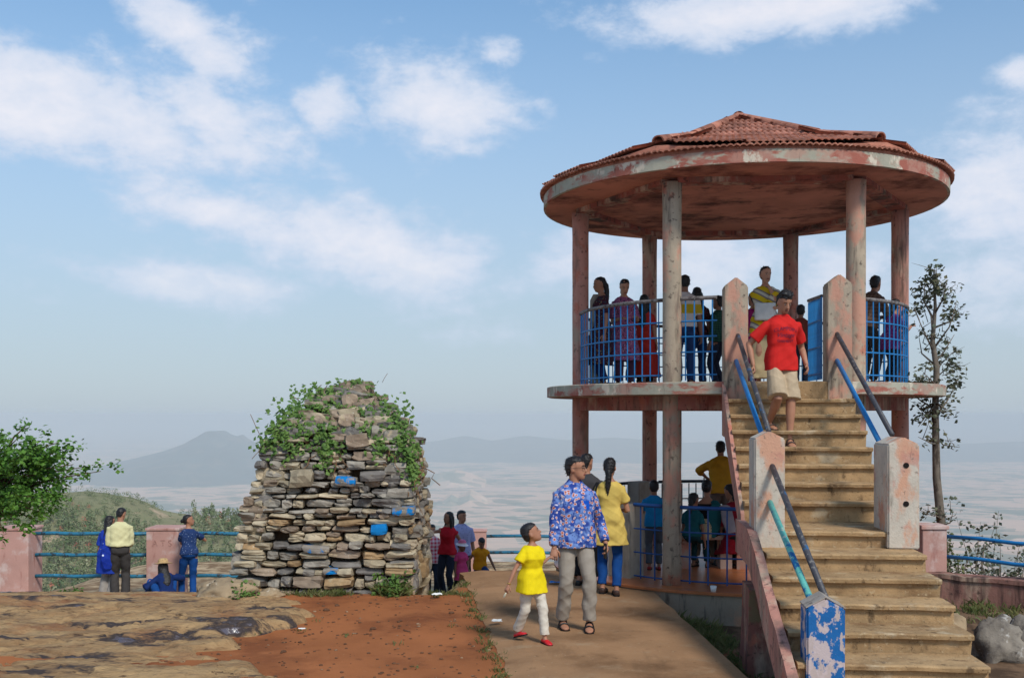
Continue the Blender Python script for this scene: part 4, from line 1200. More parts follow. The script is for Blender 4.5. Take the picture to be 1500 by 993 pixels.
TORSO_M = [(-.11, .075, .07, 0), (-.06, .150, .105, .005), (0, .163, .112, .005), (.08, .152, .104, 0), (.16, .145, .100, -.004), (.25, .153, .106, -.006), (.34, .168, .112, -.004), (.41, .172, .104, .004), (.455, .150, .084, .010), (.49, .095, .062, .012), (.52, .058, .055, .010)]
TORSO_F = [(-.11, .075, .07, 0), (-.06, .155, .110, .010), (0, .168, .118, .010), (.08, .146, .102, .002), (.16, .124, .088, -.002), (.24, .134, .098, -.010), (.31, .146, .118, -.018), (.37, .148, .106, -.008), (.42, .150, .090, .004), (.455, .128, .074, .010), (.49, .078, .056, .012), (.52, .050, .050, .010)]
HEAD = [(-.114, .022, -.082, -.030), (-.100, .038, -.092, -.004), (-.078, .051, -.096, .028), (-.045, .060, -.096, .060), (-.005, .068, -.092, .086), (.035, .073, -.096, .097), (.070, .068, -.086, .092), (.096, .051, -.060, .070), (.112, .026, -.026, .036)]
SKINS = [M('skin_a', lin(186, 134, 106), .08, 9, (), .55, .05, 60, .35), M('skin_b', lin(166, 116, 90), .08, 9, (), .55, .05, 60, .35), M('skin_c', lin(142, 98, 76), .08, 9, (), .55, .05, 60, .35)]
m_hair = M('black_hair', lin(30, 26, 26), .35, 40, (), .5, .5, 130, .4, bdist=.006)
m_eye = M('eye_white', lin(168, 158, 150), .03, 5, (), .3, 0); m_iris = M('iris_dark', lin(34, 22, 18), .05, 5, (), .2, 0)
m_brow = M('eyebrow', lin(30, 24, 22), .1, 9, (), .9, 0); m_lip = M('lips', lin(128, 72, 64), .08, 9, (), .5, 0)
def cloth(name, c, layers=(), rough=.85, bump=.25, bs=140, var=.10, vs=7):
    return M('cloth_' + name, lin(*c), var, vs, layers, rough, bump, bs, .12, bdist=.004)

def ring(c, rot, hw, hd, n=20, sq=1.0):
    out = []
    for j in range(n):
        a = 2 * math.pi * j / n; ca, sa = math.cos(a), math.sin(a)
        e = 2.0 / (2.0 + sq)
        out.append(c + rot @ Vector((math.copysign(abs(ca) ** e, ca) * hw, math.copysign(abs(sa) ** e, sa) * hd, 0)))
    return out

def hand_mesh(mb, wrist, d, palm_n, side, s, curl=.35, spread=.12, hs=1.0):
    """palm and five bent fingers; side=+1: thumb towards d x palm_n"""
    d = d.normalized(); palm_n = (palm_n - d * palm_n.dot(d)).normalized(); w = d.cross(palm_n) * side
    k = s * hs
    pr = []
    for (t, hw, ht) in ((-.012, .022, .019), (.02, .030, .017), (.055, .039, .015), (.082, .040, .013), (.092, .034, .008)):
        c = wrist + d * t * k
        pr.append([c + w * (math.cos(2 * math.pi * j / 10) * hw * k) + palm_n * (math.sin(2 * math.pi * j / 10) * ht * k) for j in range(10)])
    mb.loft(pr)
    for i, (off, L) in enumerate(((.029, .070), (.010, .078), (-.010, .073), (-.029, .057))):
        p = wrist + d * .082 * k + w * off * k
        fd = (d + w * (spread * (1.5 - i) * .35)).normalized()
        pts = [p - fd * .012 * k, p]; bend = 0
        for seg, fr in enumerate((.45, .32, .23)):
            bend += curl * (.75, 1.0, .8)[seg] * (1 + .12 * i)
            q = fd * math.cos(bend) + palm_n * math.sin(bend)
            p = p + q * L * fr * k; pts.append(p)
        mb.tube(pts, [.0092 * k, .0092 * k, .0085 * k, .0078 * k, .0055 * k], 7)
    p = wrist + d * .022 * k + w * .024 * k
    q1 = (w * .75 + d * .65 + palm_n * .25).normalized(); q2 = (d * .9 + w * .25 + palm_n * (.25 + curl * .6)).normalized()
    mb.tube([p - q1 * .012 * k, p + q1 * .034 * k, p + q1 * .034 * k + q2 * .030 * k, p + q1 * .034 * k + q2 * .054 * k], [.0125 * k, .0115 * k, .0098 * k, .0065 * k], 7)

def figure(label, H, loc, yaw=0.0, sex='m', lean=0, side=0, twist=0, head=(0, 0), rh=None, lh=None, rf=None, lf=None, pelvis=(0, 0, 0), hair='short',
           top=None, bottom=None, shoes=None, skin=1, vox=.013, face=True, hs=1.0, curl=(.35, .35), group=None, relb=None, lelb=None, rknee=None, lknee=None, girth=1.0, rpalm=None, lpalm=None, foot_yaw=(8, -8), toe=(0, 0), extras=None):
    s = H / 1.7; loc = Vector(loc)
    root = thing('person', label, 'person', loc, R(yaw), group)
    inv = Matrix.Rotation(-R(yaw), 3, 'Z')
    def T(t):
        if t is None: return None
        if len(t) == 4: return inv @ (Vector(t[1:]) - loc) / s
        return Vector(t) / s
    tab = TORSO_F if sex == 'f' else TORSO_M
    pel = Vector((0, 0, .95)) + Vector(pelvis) / s
    Rt = rzm(twist) @ ry(side) @ rx(lean); Rp = rzm(twist * .3) @ ry(side * .3) @ rx(lean * .35)
    def tp(z, x=0, y=0):
        f = sm(0, .22, z)
        return pel + (Rp @ Vector((x, y, z))) * (1 - f) + f * ((Rp @ Vector((x * (1 - f), y * (1 - f), .10))) * 1.0 + Rt @ Vector((x * f, y * f, z - .10)))
    def tr(z): return Rp if z < .11 else Rt
    SX = .152 if sex == 'f' else .176
    J = {}
    for sd, nm in ((-1, 'r'), (1, 'l')):
        sh = tp(.388, sd * SX, .008)
        tgt = T(rh if sd < 0 else lh)
        if tgt is None: tgt = sh + Vector((sd * .075, -.05, -.525))
        hint = Vector(((relb if sd < 0 else lelb) or (sd * .35, .8, -.25)))
        el, wr = ik(sh, tgt, .285, .25, hint)
        hp = pel + Rp @ Vector((sd * .088, 0, -.045))
        ft = T(rf if sd < 0 else lf)
        if ft is None: ft = Vector((sd * .095, .015, .085))
        kn, an = ik(hp, ft, .43, .425, Vector((rknee if sd < 0 else lknee) or (sd * .06, -1, .05)))
        J[nm] = dict(sh=sh, el=el, wr=wr, hp=hp, kn=kn, an=an, sd=sd)
    neck = tp(.505, 0, .010)
    Rh = rzm(head[0]) @ rx(head[1])
    hc = neck + (Rt @ Vector((0, -.004, .075))) + Rh @ Vector((0, -.010, .085 * (.6 + .4 * hs))) 
    g = girth
    # ---- body
    mb = MB()
    mb.loft([ring(tp(z, 0, yo), tr(z), hw * g, hd * g) for z, hw, hd, yo in tab])
    for nm in 'rl':
        j = J[nm]; sd = j['sd']
        mb.tube([tp(.40, sd * .09), j['sh'], j['sh'].lerp(j['el'], .45), j['el'], j['el'].lerp(j['wr'], .3), j['el'].lerp(j['wr'], .75), j['wr'], j['wr'] + (j['wr'] - j['el']).normalized() * .02],
                [.046, .050 * g, .045 * g, .037, .039, .030, .025, .022] if sex == 'm' else [.040, .042 * g, .038 * g, .033, .034, .027, .022, .020], 12)
        mb.tube([j['hp'] + Vector((0, 0, .04)), j['hp'].lerp(j['kn'], .3), j['hp'].lerp(j['kn'], .75), j['kn'], j['kn'].lerp(j['an'], .3), j['kn'].lerp(j['an'], .7), j['an'], j['an'] - Vector((0, 0, .03))],
                [.085 * g, .080 * g, .060, .053, .055, .040, .034, .036], 12)
        fy = rzm(foot_yaw[0] if sd < 0 else foot_yaw[1]); tp_ = R(toe[0] if sd < 0 else toe[1])
        ff = fy @ Vector((0, -math.cos(tp_), -math.sin(tp_))); fu = fy @ Vector((0, -math.sin(tp_), math.cos(tp_))); fx = ff.cross(fu)
        j['foot'] = (ff, fu, fx)
        base = j['an'] - fu * .085
        def fr(infl, zlo=0.0, cut=9):
            out = []
            for (t, hw, h) in ((-.062, .020, .045), (-.05, .031, .062), (0, .034, .088), (.05, .037, .072), (.10, .044, .050), (.145, .042, .036), (.172, .026, .026), (.180, .010, .016)):
                hh = min(h, cut)
                c = base + ff * t * 1.0
                out.append([c + fx * (math.cos(a) * (hw + infl)) + fu * (max(0, hh / 2 + math.sin(a) * (hh / 2 + infl)) + zlo) for a in [2 * math.pi * q / 12 for q in range(12)]])
            return out
        j['fr'] = fr
        mb.loft(fr(0))
    mb.tube([neck - Rt @ Vector((0, -.0, .06)), neck, hc + Rh @ Vector((0, .02, -.05))], [.060, .053, .052] if sex == 'm' else [.050, .044, .046], 12)
    HR = lambda v: hc + Rh @ (Vector(v) * hs)
    mb.loft([[HR((math.cos(a) * hw, (f + b) / 2 + math.sin(a) * (b - f) / 2, z)) for a in [2 * math.pi * q / 16 for q in range(16)]] for z, hw, f, b in HEAD])
    mb.tube([HR((0, -.088, .018)), HR((0, -.104, -.014)), HR((0, -.112, -.030)), HR((0, -.094, -.040))], [.007 * hs, .011 * hs, .015 * hs, .012 * hs], 8)
    for sd in (-1, 1):
        mb.ellipsoid(HR((sd * .072, .012, -.016)), (.010 * hs, .019 * hs, .031 * hs), 8, 6, Rh)
    me = solid(mb, vox * (.9 if vox < .0125 else 1.1), 3)
    hb = MB()
    for nm, cu, pn in (('r', curl[0], rpalm), ('l', curl[1], lpalm)):
        j = J[nm]; d = (j['wr'] - j['el'])
        pn = Vector(pn) if pn else Vector((-j['sd'] * .9, .25, 0)) if abs(d.normalized().z) > .5 else Vector((0, 0, -1))
        hand_mesh(hb, j['wr'], d, pn, 1 if (d.cross(pn)).dot(Vector((0, -1, .4))) > 0 else -1, 1.0, cu, hs=.92 if sex == 'f' else 1.0)
    hm_ = hb.mesh('h'); bm = bmesh.new(); bm.from_mesh(me); bm.from_mesh(hm_); bm.to_mesh(me); bm.free(); bpy.data.meshes.remove(hm_)
    me.shade_smooth()
    def fin(name, me, mat, parent=root):
        n = len(me.vertices); co = np.empty(n * 3); me.vertices.foreach_get('co', co); me.vertices.foreach_set('co', co * s); me.update()
        return put(name, me, parent, mat)
    body = fin('body', me, SKINS[skin])
    # ---- face
    if face:
        for sd in (-1, 1):
            e = fin('eye', MB().ellipsoid(HR((sd * .031, -.0865, .004)), (.0125 * hs, .006 * hs, .0048 * hs), 10, 7, Rh).mesh('eye'), m_eye)
            fin('iris', MB().ellipsoid(HR((sd * .031, -.0905, .0035)), (.0066 * hs, .004 * hs, .0050 * hs), 8, 6, Rh).mesh('iris'), m_iris, e)
            fin('eyebrow', MB().tube([HR((sd * .014, -.0955, .022)), HR((sd * .030, -.0945, .027)), HR((sd * .048, -.082, .021))], [.0035 * hs, .0042 * hs, .002 * hs], 6).mesh('eyebrow'), m_brow)
        fin('lips', MB().tube([HR((-.024, -.0875, -.066)), HR((-.008, -.0975, -.063)), HR((.008, -.0975, -.063)), HR((.024, -.0875, -.066))], [.003 * hs, .0078 * hs, .0078 * hs, .003 * hs], 8).mesh('lips'), m_lip)
    # ---- hair
    hb = MB()
    cap = [(-.072, .046, .044, .082), (-.045, .061, .026, .096), (-.01, .0725, .012, .104), (.022, .0775, -.006, .108), (.042, .0785, -.040, .109), (.056, .0775, -.078, .109), (.070, .0745, -.0925, .106), (.090, .066, -.084, .098), (.110, .047, -.056, .072), (.122, .022, -.024, .032)]
    if hair in ('bun', 'pony', 'long', 'braid'):
        cap = [(-.075, .045, .050, .090)] + [(z, hw, f + (.014 if z > .045 else .0), b) for z, hw, f, b in cap[1:]]
    hb.loft([[HR((math.cos(a) * hw, (f + b) / 2 + math.sin(a) * (b - f) / 2, z)) for a in [2 * math.pi * q / 16 for q in range(16)]] for z, hw, f, b in cap])
    if hair == 'quiff':
        for q in range(9):
            hb.ellipsoid(HR((-.055 + .0138 * q, -.070 + .012 * abs(q - 4), .100 + .01 * math.sin(q * 1.7))), (.022 * hs, .030 * hs, .030 * hs), 8, 6, Rh)
        hb.ellipsoid(HR((0, .0, .115)), (.060 * hs, .080 * hs, .034 * hs), 10, 7, Rh)
    if hair == 'bun': hb.ellipsoid(HR((0, .125, .005)), (.045 * hs, .038 * hs, .045 * hs), 10, 8, Rh)
    if hair == 'pony' or hair == 'braid':
        bk = Rt @ Vector((0, 1, 0))
        a = HR((0, .100, -.02)); hb.tube([HR((0, .08, .03)), a, a + bk * .012 + Vector((0, 0, -.10)), a + bk * .0 + Vector((.01, .01, -.24)), a + bk * .01 + Vector((.01, .01, -.34))], [.030, .042, .044, .034, .008], 10)
    if hair == 'long':
        bk = Rt @ Vector((0, 1, 0)); a = HR((0, .055, .0))
        hb.tube([HR((0, .02, .06)), a, a + Vector((0, 0, -.10)) + bk * .015, tp(.36, 0, .085), tp(.24, 0, .095), tp(.17, 0, .09)], [(.065, .06), (.085, .066), (.095, .055), (.105, .045), (.085, .03), (.03, .012)], 14, Vector((0, 0, 1)) if False else None)
        for sd in (-1, 1):
            hb.tube([HR((sd * .05, -.02, .06)), HR((sd * .078, .0, -.01)), HR((sd * .078, .01, -.09)), tp(.38, sd * .085, -.03), tp(.28, sd * .085, -.06)], [.02, .028, .032, .030, .008], 8)
    hme = solid(hb, .0075 if vox < .012 else .011, 1, fold=.0032, seed=H * 7, freq=4.6)
    hr = random.Random(int(H * 1000)); nv = len(hme.vertices); bm = bmesh.new(); bm.from_mesh(hme)
    bm.verts.ensure_lookup_table(); pool = [(v.co.copy(), v.normal.copy()) for v in bm.verts]
    for _ in range(420 if vox < .0125 else 140):      # loose tufts that break the outline
        c_, n_ = pool[hr.randrange(nv)]
        d_ = (n_ * .5 + Vector((hr.gauss(0, .4), hr.gauss(.2, .4), hr.gauss(-.5 if hair != 'quiff' else .2, .4)))).normalized()
        w_ = d_.cross(n_).normalized() * .0035; L_ = hr.uniform(.012, .026)
        q_ = [bm.verts.new(c_ - w_ - n_ * .002), bm.verts.new(c_ + w_ - n_ * .002), bm.verts.new(c_ + d_ * L_ + n_ * .004)]
        bm.faces.new(q_)
    bm.to_mesh(hme); bm.free(); hme.shade_smooth()
    fin('hair', hme, m_hair)
    # ---- clothes
    def sleeve(b, frac, infl, flare=0.0):
        if frac <= 0: return
        for nm in 'rl':
            j = J[nm]; sd = j['sd']; pts = [tp(.395, sd * .08), j['sh'].copy()]; rad = [.046 + infl, (.050 if sex == 'm' else .042) * g + infl]
            if frac <= 1:
                pts += [j['sh'].lerp(j['el'], frac * .55), j['sh'].lerp(j['el'], frac)]; rad += [.050 + infl + flare * .5, .047 + infl + flare]
            else:
                e = frac - 1
                pts += [j['sh'].lerp(j['el'], .5), j['el'], j['el'].lerp(j['wr'], e * .5), j['el'].lerp(j['wr'], e)]; rad += [.048 + infl, .043 + infl, .041 + infl, .033 + infl + flare]
            b.tube(pts, rad, 14)
    def legs_tube(b, frac, infl, flare):
        for nm in 'rl':
            j = J[nm]; pts = [j['hp'] - Vector((j['sd'] * .012, 0, -.01)), j['hp'].lerp(j['kn'], .3), j['hp'].lerp(j['kn'], .8)]; rad = [.078 * g + min(infl, .008), .084 * g + infl * .8, .066 + infl]
            if frac <= 1: pts[2] = j['hp'].lerp(j['kn'], frac); rad[2] = .070 + infl + flare
            else:
                e = frac - 1; pts += [j['kn'], j['kn'].lerp(j['an'], e * .5), j['kn'].lerp(j['an'], e)]; rad += [.060 + infl, .058 + infl * .8 + flare * .4, .043 + infl + flare]
            b.tube(pts, rad, 14)
    garments = {}
    if bottom:
        b = MB(); hi = bottom.get('hi', .11)
        inf = bottom.get('infl', .010); ip_ = min(inf, .010)
        b.loft([ring(tp(z, 0, yo), tr(z), hw * g + ip_, hd * g + ip_) for z, hw, hd, yo in tab if z <= .08] + [ring(tp(hi), tr(hi), (.150 if sex == 'm' else .142) * g + inf, .103 * g + inf)])
        if bottom.get('skirt'):
            ml = (J['r']['an'] + J['l']['an']) / 2
            zb = bottom['skirt']; rr = []
            for k in range(7):
                t = k / 6; z = (pel.z + .02) * (1 - t) + zb * t
                c = pel.lerp(Vector((ml.x, ml.y, 0)), 0 if pel.z < zb else (pel.z - z) / pel.z); c.z = z
                rr.append(ring(c, Matrix.Identity(3), .172 * g + bottom.get('flare', .06) * t, .125 * g + bottom.get('flare', .06) * t, 24))
            b.loft(rr)
        else:
            legs_tube(b, bottom.get('len', 1.93), inf, bottom.get('flare', .012))
        garments['bottom'] = fin(bottom.get('name', 'trousers'), solid(b, vox, 3, fold=bottom.get('fold', .0035), seed=H * 3 + loc.x), bottom['mat'])
        if bottom.get('belt'):
            zz = hi - .012
            fin('belt', MB().loft([ring(tp(zz - .018 + q), tr(.2), (.150 if sex == 'm' else .142) * g + inf + .006, .103 * g + inf + .006) for q in (0, .034)]).mesh('belt'), bottom['belt'])
    if top:
        b = MB(); inf = top.get('infl', .014); lo = top.get('lo', -.02); hi = top.get('hi', .525 if sex == 'm' else .495)
        rr = []
        if top.get('hem') is not None:     # kurta or long shirt reaching below the hips
            zb = top['hem']; ml = (J['r']['kn'] + J['l']['kn']) / 2; fl = top.get('flare', .03)
            for k in range(6):
                t = 1 - k / 6; z = (pel.z - .02) * (1 - t) + zb * t
                c = pel.lerp(Vector((ml.x, ml.y, 0)), .8 * (pel.z - z) / pel.z); c.z = z
                rr.append(ring(c, Rp, .176 * g + inf + fl * t, .130 * g + inf + fl * t, 20))
            lo = .0
        lo_w = [(z, hw, hd, yo) for z, hw, hd, yo in tab if lo <= z <= hi]
        if top.get('hem') is None:
            z0 = lo; zi = max(z0, 0); hw = float(np.interp(zi, [t[0] for t in tab], [t[1] for t in tab])); hd = float(np.interp(zi, [t[0] for t in tab], [t[2] for t in tab]))
            k_ = inf + top.get('loose', 0.0) + (.012 if z0 < .03 else .004)
            rr.append(ring(tp(z0), tr(z0), hw * g + k_, hd * g + k_))
        loose = top.get('loose', 0.0)
        for z, hw, hd, yo in lo_w:
            k_ = inf + loose * (1 if z < .3 else .3) * (1 if z > -.03 else .5)
            if z < 0: continue
            if z < .12: k_ += .012
            rr.append(ring(tp(z, 0, yo), tr(z), hw * g + k_, hd * g + k_))
        b.loft(rr)
        sleeve(b, top.get('sleeve', .7), top.get('sinf', inf), top.get('sflare', .008))
        garments['top'] = fin(top.get('name', 'shirt'), solid(b, vox, 3, fold=top.get('fold', .0035), seed=H * 5 + loc.x), top['mat'])
        if top.get('collar'):
            cm = MB(); n = 15
            a0 = [tp(.508) + Rt @ Vector((.078 * math.sin(a), .012 - .078 * math.cos(a), .0 - .035 * max(0, math.cos(a)))) for a in [R(28 + 304 * q / (n - 1)) for q in range(n)]]
            up = [p + Rt @ Vector((0, 0, .050)) - (p - tp(.508)) * .18 for p in a0]; out_ = [p + (p - tp(.508)).normalized() * .022 - Rt @ Vector((0, 0, .004)) for p in a0]
            cm.loft([a0, up, out_, [p + Rt @ Vector((0, 0, -.003)) for p in out_]], caps=False, closed=False)
            fin('collar', cm.mesh('collar'), top['mat'])
    if shoes is not None:
        for nm in 'rl':
            j = J[nm]; kind, mat = shoes
            q = MB().loft(j['fr'](.008, -.001, .062 if kind == 'shoe' else .050))
            if kind == 'sandal':
                q = MB(); ff, fu, fx = j['foot']; base = j['an'] - fu * .085
                q.loft([[base + ff * t + fx * x - fu * .012 for x in (-w_, w_)] + [base + ff * t + fx * x + fu * .006 for x in (w_, -w_)] for t, w_ in ((-.072, .03), (0, .040), (.1, .050), (.16, .046), (.185, .02))])
                for t, h in ((.03, .086), (.095, .060)):
                    q.tube([base + ff * t + fx * (-.048) + fu * .005, base + ff * t + fx * (-.03) + fu * h * .85, base + ff * t + fu * h, base + ff * t + fx * .03 + fu * h * .85, base + ff * t + fx * .048 + fu * .005], .010, 6)
                fin('sandal', q.mesh('sandal'), mat)
            else:
                fin('shoe', solid(q, .010, 2), mat)
                ff, fu, fx = j['foot']; base = j['an'] - fu * .085
                fin('sole', MB().loft([[base + ff * t + fx * x - fu * .010 for x in (-w_, w_)] + [base + ff * t + fx * x + fu * .010 for x in (w_, -w_)] for t, w_ in ((-.072, .03), (-.02, .042), (.08, .048), (.13, .050), (.178, .035), (.19, .015))]).mesh('sole'), M('sole_dark', lin(30, 26, 24), .1, 9, (), .8, .1))
    ctx = dict(root=root, J=J, tp=tp, Rt=Rt, HR=HR, Rh=Rh, s=s, fin=fin, garments=garments, pel=pel, hc=hc, vox=vox)
    if extras: extras(ctx)
    return root
# ---- who is where --------------------------------------------------
def at(px, D, z): return ((px - 750) * D / F, D, z)
NAVY = cloth('jeans', (38, 62, 104), [(lin(70, 98, 140), 5, .55, .72, 1, .6)]); NAVYB = cloth('bright_jeans', (24, 70, 132), [(lin(18, 44, 92), 5, .5, .7, 1, .7)])
DARKJ = cloth('dark_jeans', (38, 44, 60)); BLACK = cloth('black', (28, 27, 29)); CHAR = cloth('charcoal', (66, 62, 60))
m_shoe = M('black_leather', lin(30, 26, 25), .15, 20, (), .45, .15, 90, .4); m_brownshoe = M('brown_leather', lin(62, 42, 34), .15, 20, (), .5, .15, 90, .3); m_redshoe = M('red_shoe', lin(196, 30, 38), .08, 20, (), .4, .1, 90, .4)

# pattern cloth
def floral():
    m = M('cloth_floral', lin(52, 84, 170), .12, 9, (), .85, .2, 140, .12, bdist=.004)
    t = NT(m.node_tree); b = m.node_tree.nodes['Principled BSDF']
    co = t.n('ShaderNodeTexCoord').outputs['Object']
    wob = t.n('ShaderNodeTexNoise', {'Vector': co, 'Scale': 14.0, 'Detail': 3.0}).outputs[1]
    v = t.n('ShaderNodeVectorMath', {0: co, 1: t.n('ShaderNodeVectorMath', {0: wob, 1: (.05, .05, .05)}, operation='MULTIPLY').outputs[0]}, operation='ADD').outputs[0]
    c = t.mix(t.step(t.noise(v, 18, 3, .5), .40, .60), lin(44, 66, 140), lin(110, 138, 196))
    v1 = t.n('ShaderNodeTexVoronoi', {'Vector': v, 'Scale': 24.0}).outputs[0]
    c = t.mix(t.step(v1, .34, .42, 1, 0), c, lin(206, 198, 208))
    c = t.mix(t.step(v1, .26, .33, 1, 0), c, lin(196, 112, 84))
    c = t.mix(t.step(v1, .10, .15, 1, 0), c, lin(120, 50, 60))
    v2 = t.n('ShaderNodeTexVoronoi', {'Vector': t.mapping(v, (1, 1, 1), (3.3, 1.2, .7)), 'Scale': 36.0}).outputs[0]
    c = t.mix(t.step(v2, .17, .22, 1, 0), c, lin(24, 34, 96))
    m.node_tree.links.new(c, b.inputs['Base Color'])
    return m
m_floral = floral()
def spots(name, base, cols, scale=22.0):
    m = cloth(name, base); t = NT(m.node_tree); b = m.node_tree.nodes['Principled BSDF']
    co = t.n('ShaderNodeTexCoord').outputs['Object']; c = lin(*base)
    first = True
    for i, (cl, sc, th) in enumerate(cols):
        v = t.n('ShaderNodeTexVoronoi', {'Vector': t.mapping(co, (1, 1, 1), (i * 2.3, i, 0)), 'Scale': sc}).outputs[0]
        c = t.mix(t.step(v, th, th + .06, 1, 0), c, lin(*cl))
    m.node_tree.links.new(c, b.inputs['Base Color']); return m
def checks(name, a, bcol, sc=26.0):
    m = cloth(name, a); t = NT(m.node_tree); b = m.node_tree.nodes['Principled BSDF']
    co = t.n('ShaderNodeTexCoord').outputs['Object']
    sp = t.n('ShaderNodeSeparateXYZ', {0: co}).outputs
    fx = t.step(t.math('SINE', t.math('MULTIPLY', sp[0], sc * 6.28)), -.1, .1); fz = t.step(t.math('SINE', t.math('MULTIPLY', sp[2], sc * 6.28)), -.1, .1)
    c = t.mix(t.math('MULTIPLY', t.math('ADD', fx, fz), .5), lin(*a), lin(*bcol))
    m.node_tree.links.new(c, b.inputs['Base Color']); return m
def stripes(name, cols, sc, diag=.6):
    m = cloth(name, cols[0]); t = NT(m.node_tree); b = m.node_tree.nodes['Principled BSDF']
    sp = t.n('ShaderNodeSeparateXYZ', {0: t.n('ShaderNodeTexCoord').outputs['Object']}).outputs
    v = t.math('SINE', t.math('MULTIPLY', t.math('ADD', sp[2], t.math('MULTIPLY', sp[0], diag)), sc))
    c = t.mix(t.step(v, -.2, .0), lin(*cols[0]), lin(*cols[1])); c = t.mix(t.step(v, .6, .75), c, lin(*cols[2]))
    m.node_tree.links.new(c, b.inputs['Base Color']); return m

# ---- the man and the girl on the path
MX, MY = .635, 10.62
HELD = Vector((.405, 10.30, .76))
def man_extras(c):
    f = c['fin']; tp = c['tp']
    f('pocket', MB().loft([ring(tp(z, .075, -.088), c['Rt'], .052, .052, 14) for z in (.255, .35)]).mesh('pocket'), cloth('royal', (24, 84, 190)))
    j = c['J']['l']; d = (j['wr'] - j['el']).normalized(); p = j['wr'] + d * .085 + Vector((-.028, -.012, 0))
    ph = MB(); ph.box(-.006, .006, -.038, .038, -.075, .075, lambda q: p + q); f('phone', ph.mesh('phone'), m_shoe)
    f('watch', MB().tube([j['el'].lerp(j['wr'], .86), j['el'].lerp(j['wr'], .93)], .036, 14).mesh('watch'), m_shoe)
    fr_ = MB()
    for sd in (-1, 1):
        ctr = c['HR']((sd * .032, -.106, .004))
        fr_.tube([ctr + c['Rh'] @ Vector((.021 * math.cos(a), 0, .015 * math.sin(a))) for a in [2 * math.pi * q / 10 for q in range(11)]], .0022, 5)
        fr_.tube([c['HR']((sd * .054, -.104, .006)), c['HR']((sd * .076, -.04, .006)), c['HR']((sd * .078, .015, .0))], .0022, 5)
    f('spectacles', fr_.mesh('spectacles'), m_shoe)
figure('man in blue floral shirt and grey trousers holding the girl by the hand', 1.70, (MX, MY, .035), 12, 'm', head=(58, -2), lean=1, hair='short', skin=1, vox=.009, hs=1.02, girth=1.0,
       rh=('w', .415, 10.40, .835), lh=(.30, -.08, .86), relb=(-.5, .7, -.2), curl=(.8, .75),
       rf=(-.115, .06, .085), lf=(.115, -.13, .085), foot_yaw=(-2, -16), rpalm=(0, .2, -1),
       top=dict(mat=m_floral, sleeve=1.92, infl=.020, sinf=.014, sflare=.004, lo=-.13, loose=.022, fold=.0045, collar=True, name='shirt'),
       bottom=dict(mat=cloth('grey_trousers', (150, 140, 128)), len=1.97, infl=.014, flare=.014, fold=.005, name='trousers'), shoes=('sandal', m_shoe), extras=man_extras)
def girl_extras(c):
    j = c['J']['r']; d = (j['wr'] - j['el']).normalized(); p = j['wr'] + d * .09
    c['fin']('snack', MB().ellipsoid(p + d * .045 + Vector((0, 0, -.02)), (.018, .014, .05), 10, 7, rx(35)).mesh('snack'), cloth('cream', (226, 222, 196)))
    c['fin']('bangle', MB().tube([j['el'].lerp(j['wr'], .88), j['el'].lerp(j['wr'], .92)], .033, 14).mesh('bangle'), M('gold', lin(200, 160, 80), .1, 9, (), .35, 0, metallic=.8))
figure('small girl in yellow top, white trousers and red shoes looking up', 1.08, (.185, 10.0, .035), 38, 'f', head=(60, -24), lean=4, hair='short', skin=1, vox=.0125, hs=1.32, girth=1.05,
       rh=(-.30, .02, .50), lh=('w', .362, 10.31, .785), lelb=(0, .3, -1), curl=(.7, .9), relb=(-.6, .5, 0), rf=(-.045, .17, .075), lf=(.05, -.14, .055), toe=(-18, 4),
       top=dict(mat=cloth('yellow', (226, 200, 24), [(lin(190, 160, 10), 6, .55, .7, 1, .5)]), sleeve=.55, infl=.026, hem=.74, flare=.03, fold=.004, sflare=.012, name='tunic'),
       bottom=dict(mat=cloth('white_trousers', (206, 196, 180), [(lin(150, 136, 118), 12, .6, .7, 1, .7)]), len=1.93, infl=.018, flare=.012, fold=.005), shoes=('shoe', m_redshoe), extras=girl_extras)

def bag_extras(c):
    f = c['fin']; tp = c['tp']; sd = 1
    for dx in (0, .035):
        f('bag_strap', MB().tube([tp(.30, .17 + dx, -.13), tp(.45, .155 + dx * .6, -.03), tp(.475, .14 + dx * .6, .03), tp(.40, .165 + dx, .12), tp(.20, .20 + dx, .13), tp(.10, .22 + dx, .11)], [(.012, .004)] * 6, 6).mesh('bag_strap'), BLACK)
    b = MB().loft([ring(tp(z, .245, .03), Matrix.Identity(3), w, h, 16, 2) for z, w, h in ((-.03, .03, .10), (0, .05, .14), (.10, .045, .13), (.14, .02, .11))])
    f('handbag', solid(b, .012, 2), BLACK)
m_kurta = cloth('mustard_kurta', (206, 176, 92), [(lin(180, 146, 62), 4, .52, .7, 1, .6)])
figure('woman in long yellow kurta and blue jeans with black shoulder bag, seen from behind', 1.60, at(893, 12.62, .035), 172, 'f', head=(-6, 4), lean=2, hair='pony', skin=1, vox=.011, face=False, hs=1.03,
       rh=(-.14, -.22, 1.0), lh=(.25, -.05, .78), rf=(-.085, .08, .085), lf=(.09, -.07, .085),
       top=dict(mat=m_kurta, sleeve=.62, infl=.014, hem=.63, flare=.055, fold=.006, name='kurta'), bottom=dict(mat=NAVYB, len=1.95, infl=.008, flare=.008, name='jeans'), shoes=('shoe', m_brownshoe), extras=bag_extras)
figure('person in dark grey shirt half hidden behind the man in floral shirt', 1.63, at(859, 13.3, .035), 165, 'm', head=(-20, 4), hair='short', skin=1, face=False, vox=.014,
       top=dict(mat=cloth('dark_grey', (66, 64, 66)), sleeve=.8), bottom=dict(mat=BLACK), shoes=('shoe', m_shoe))

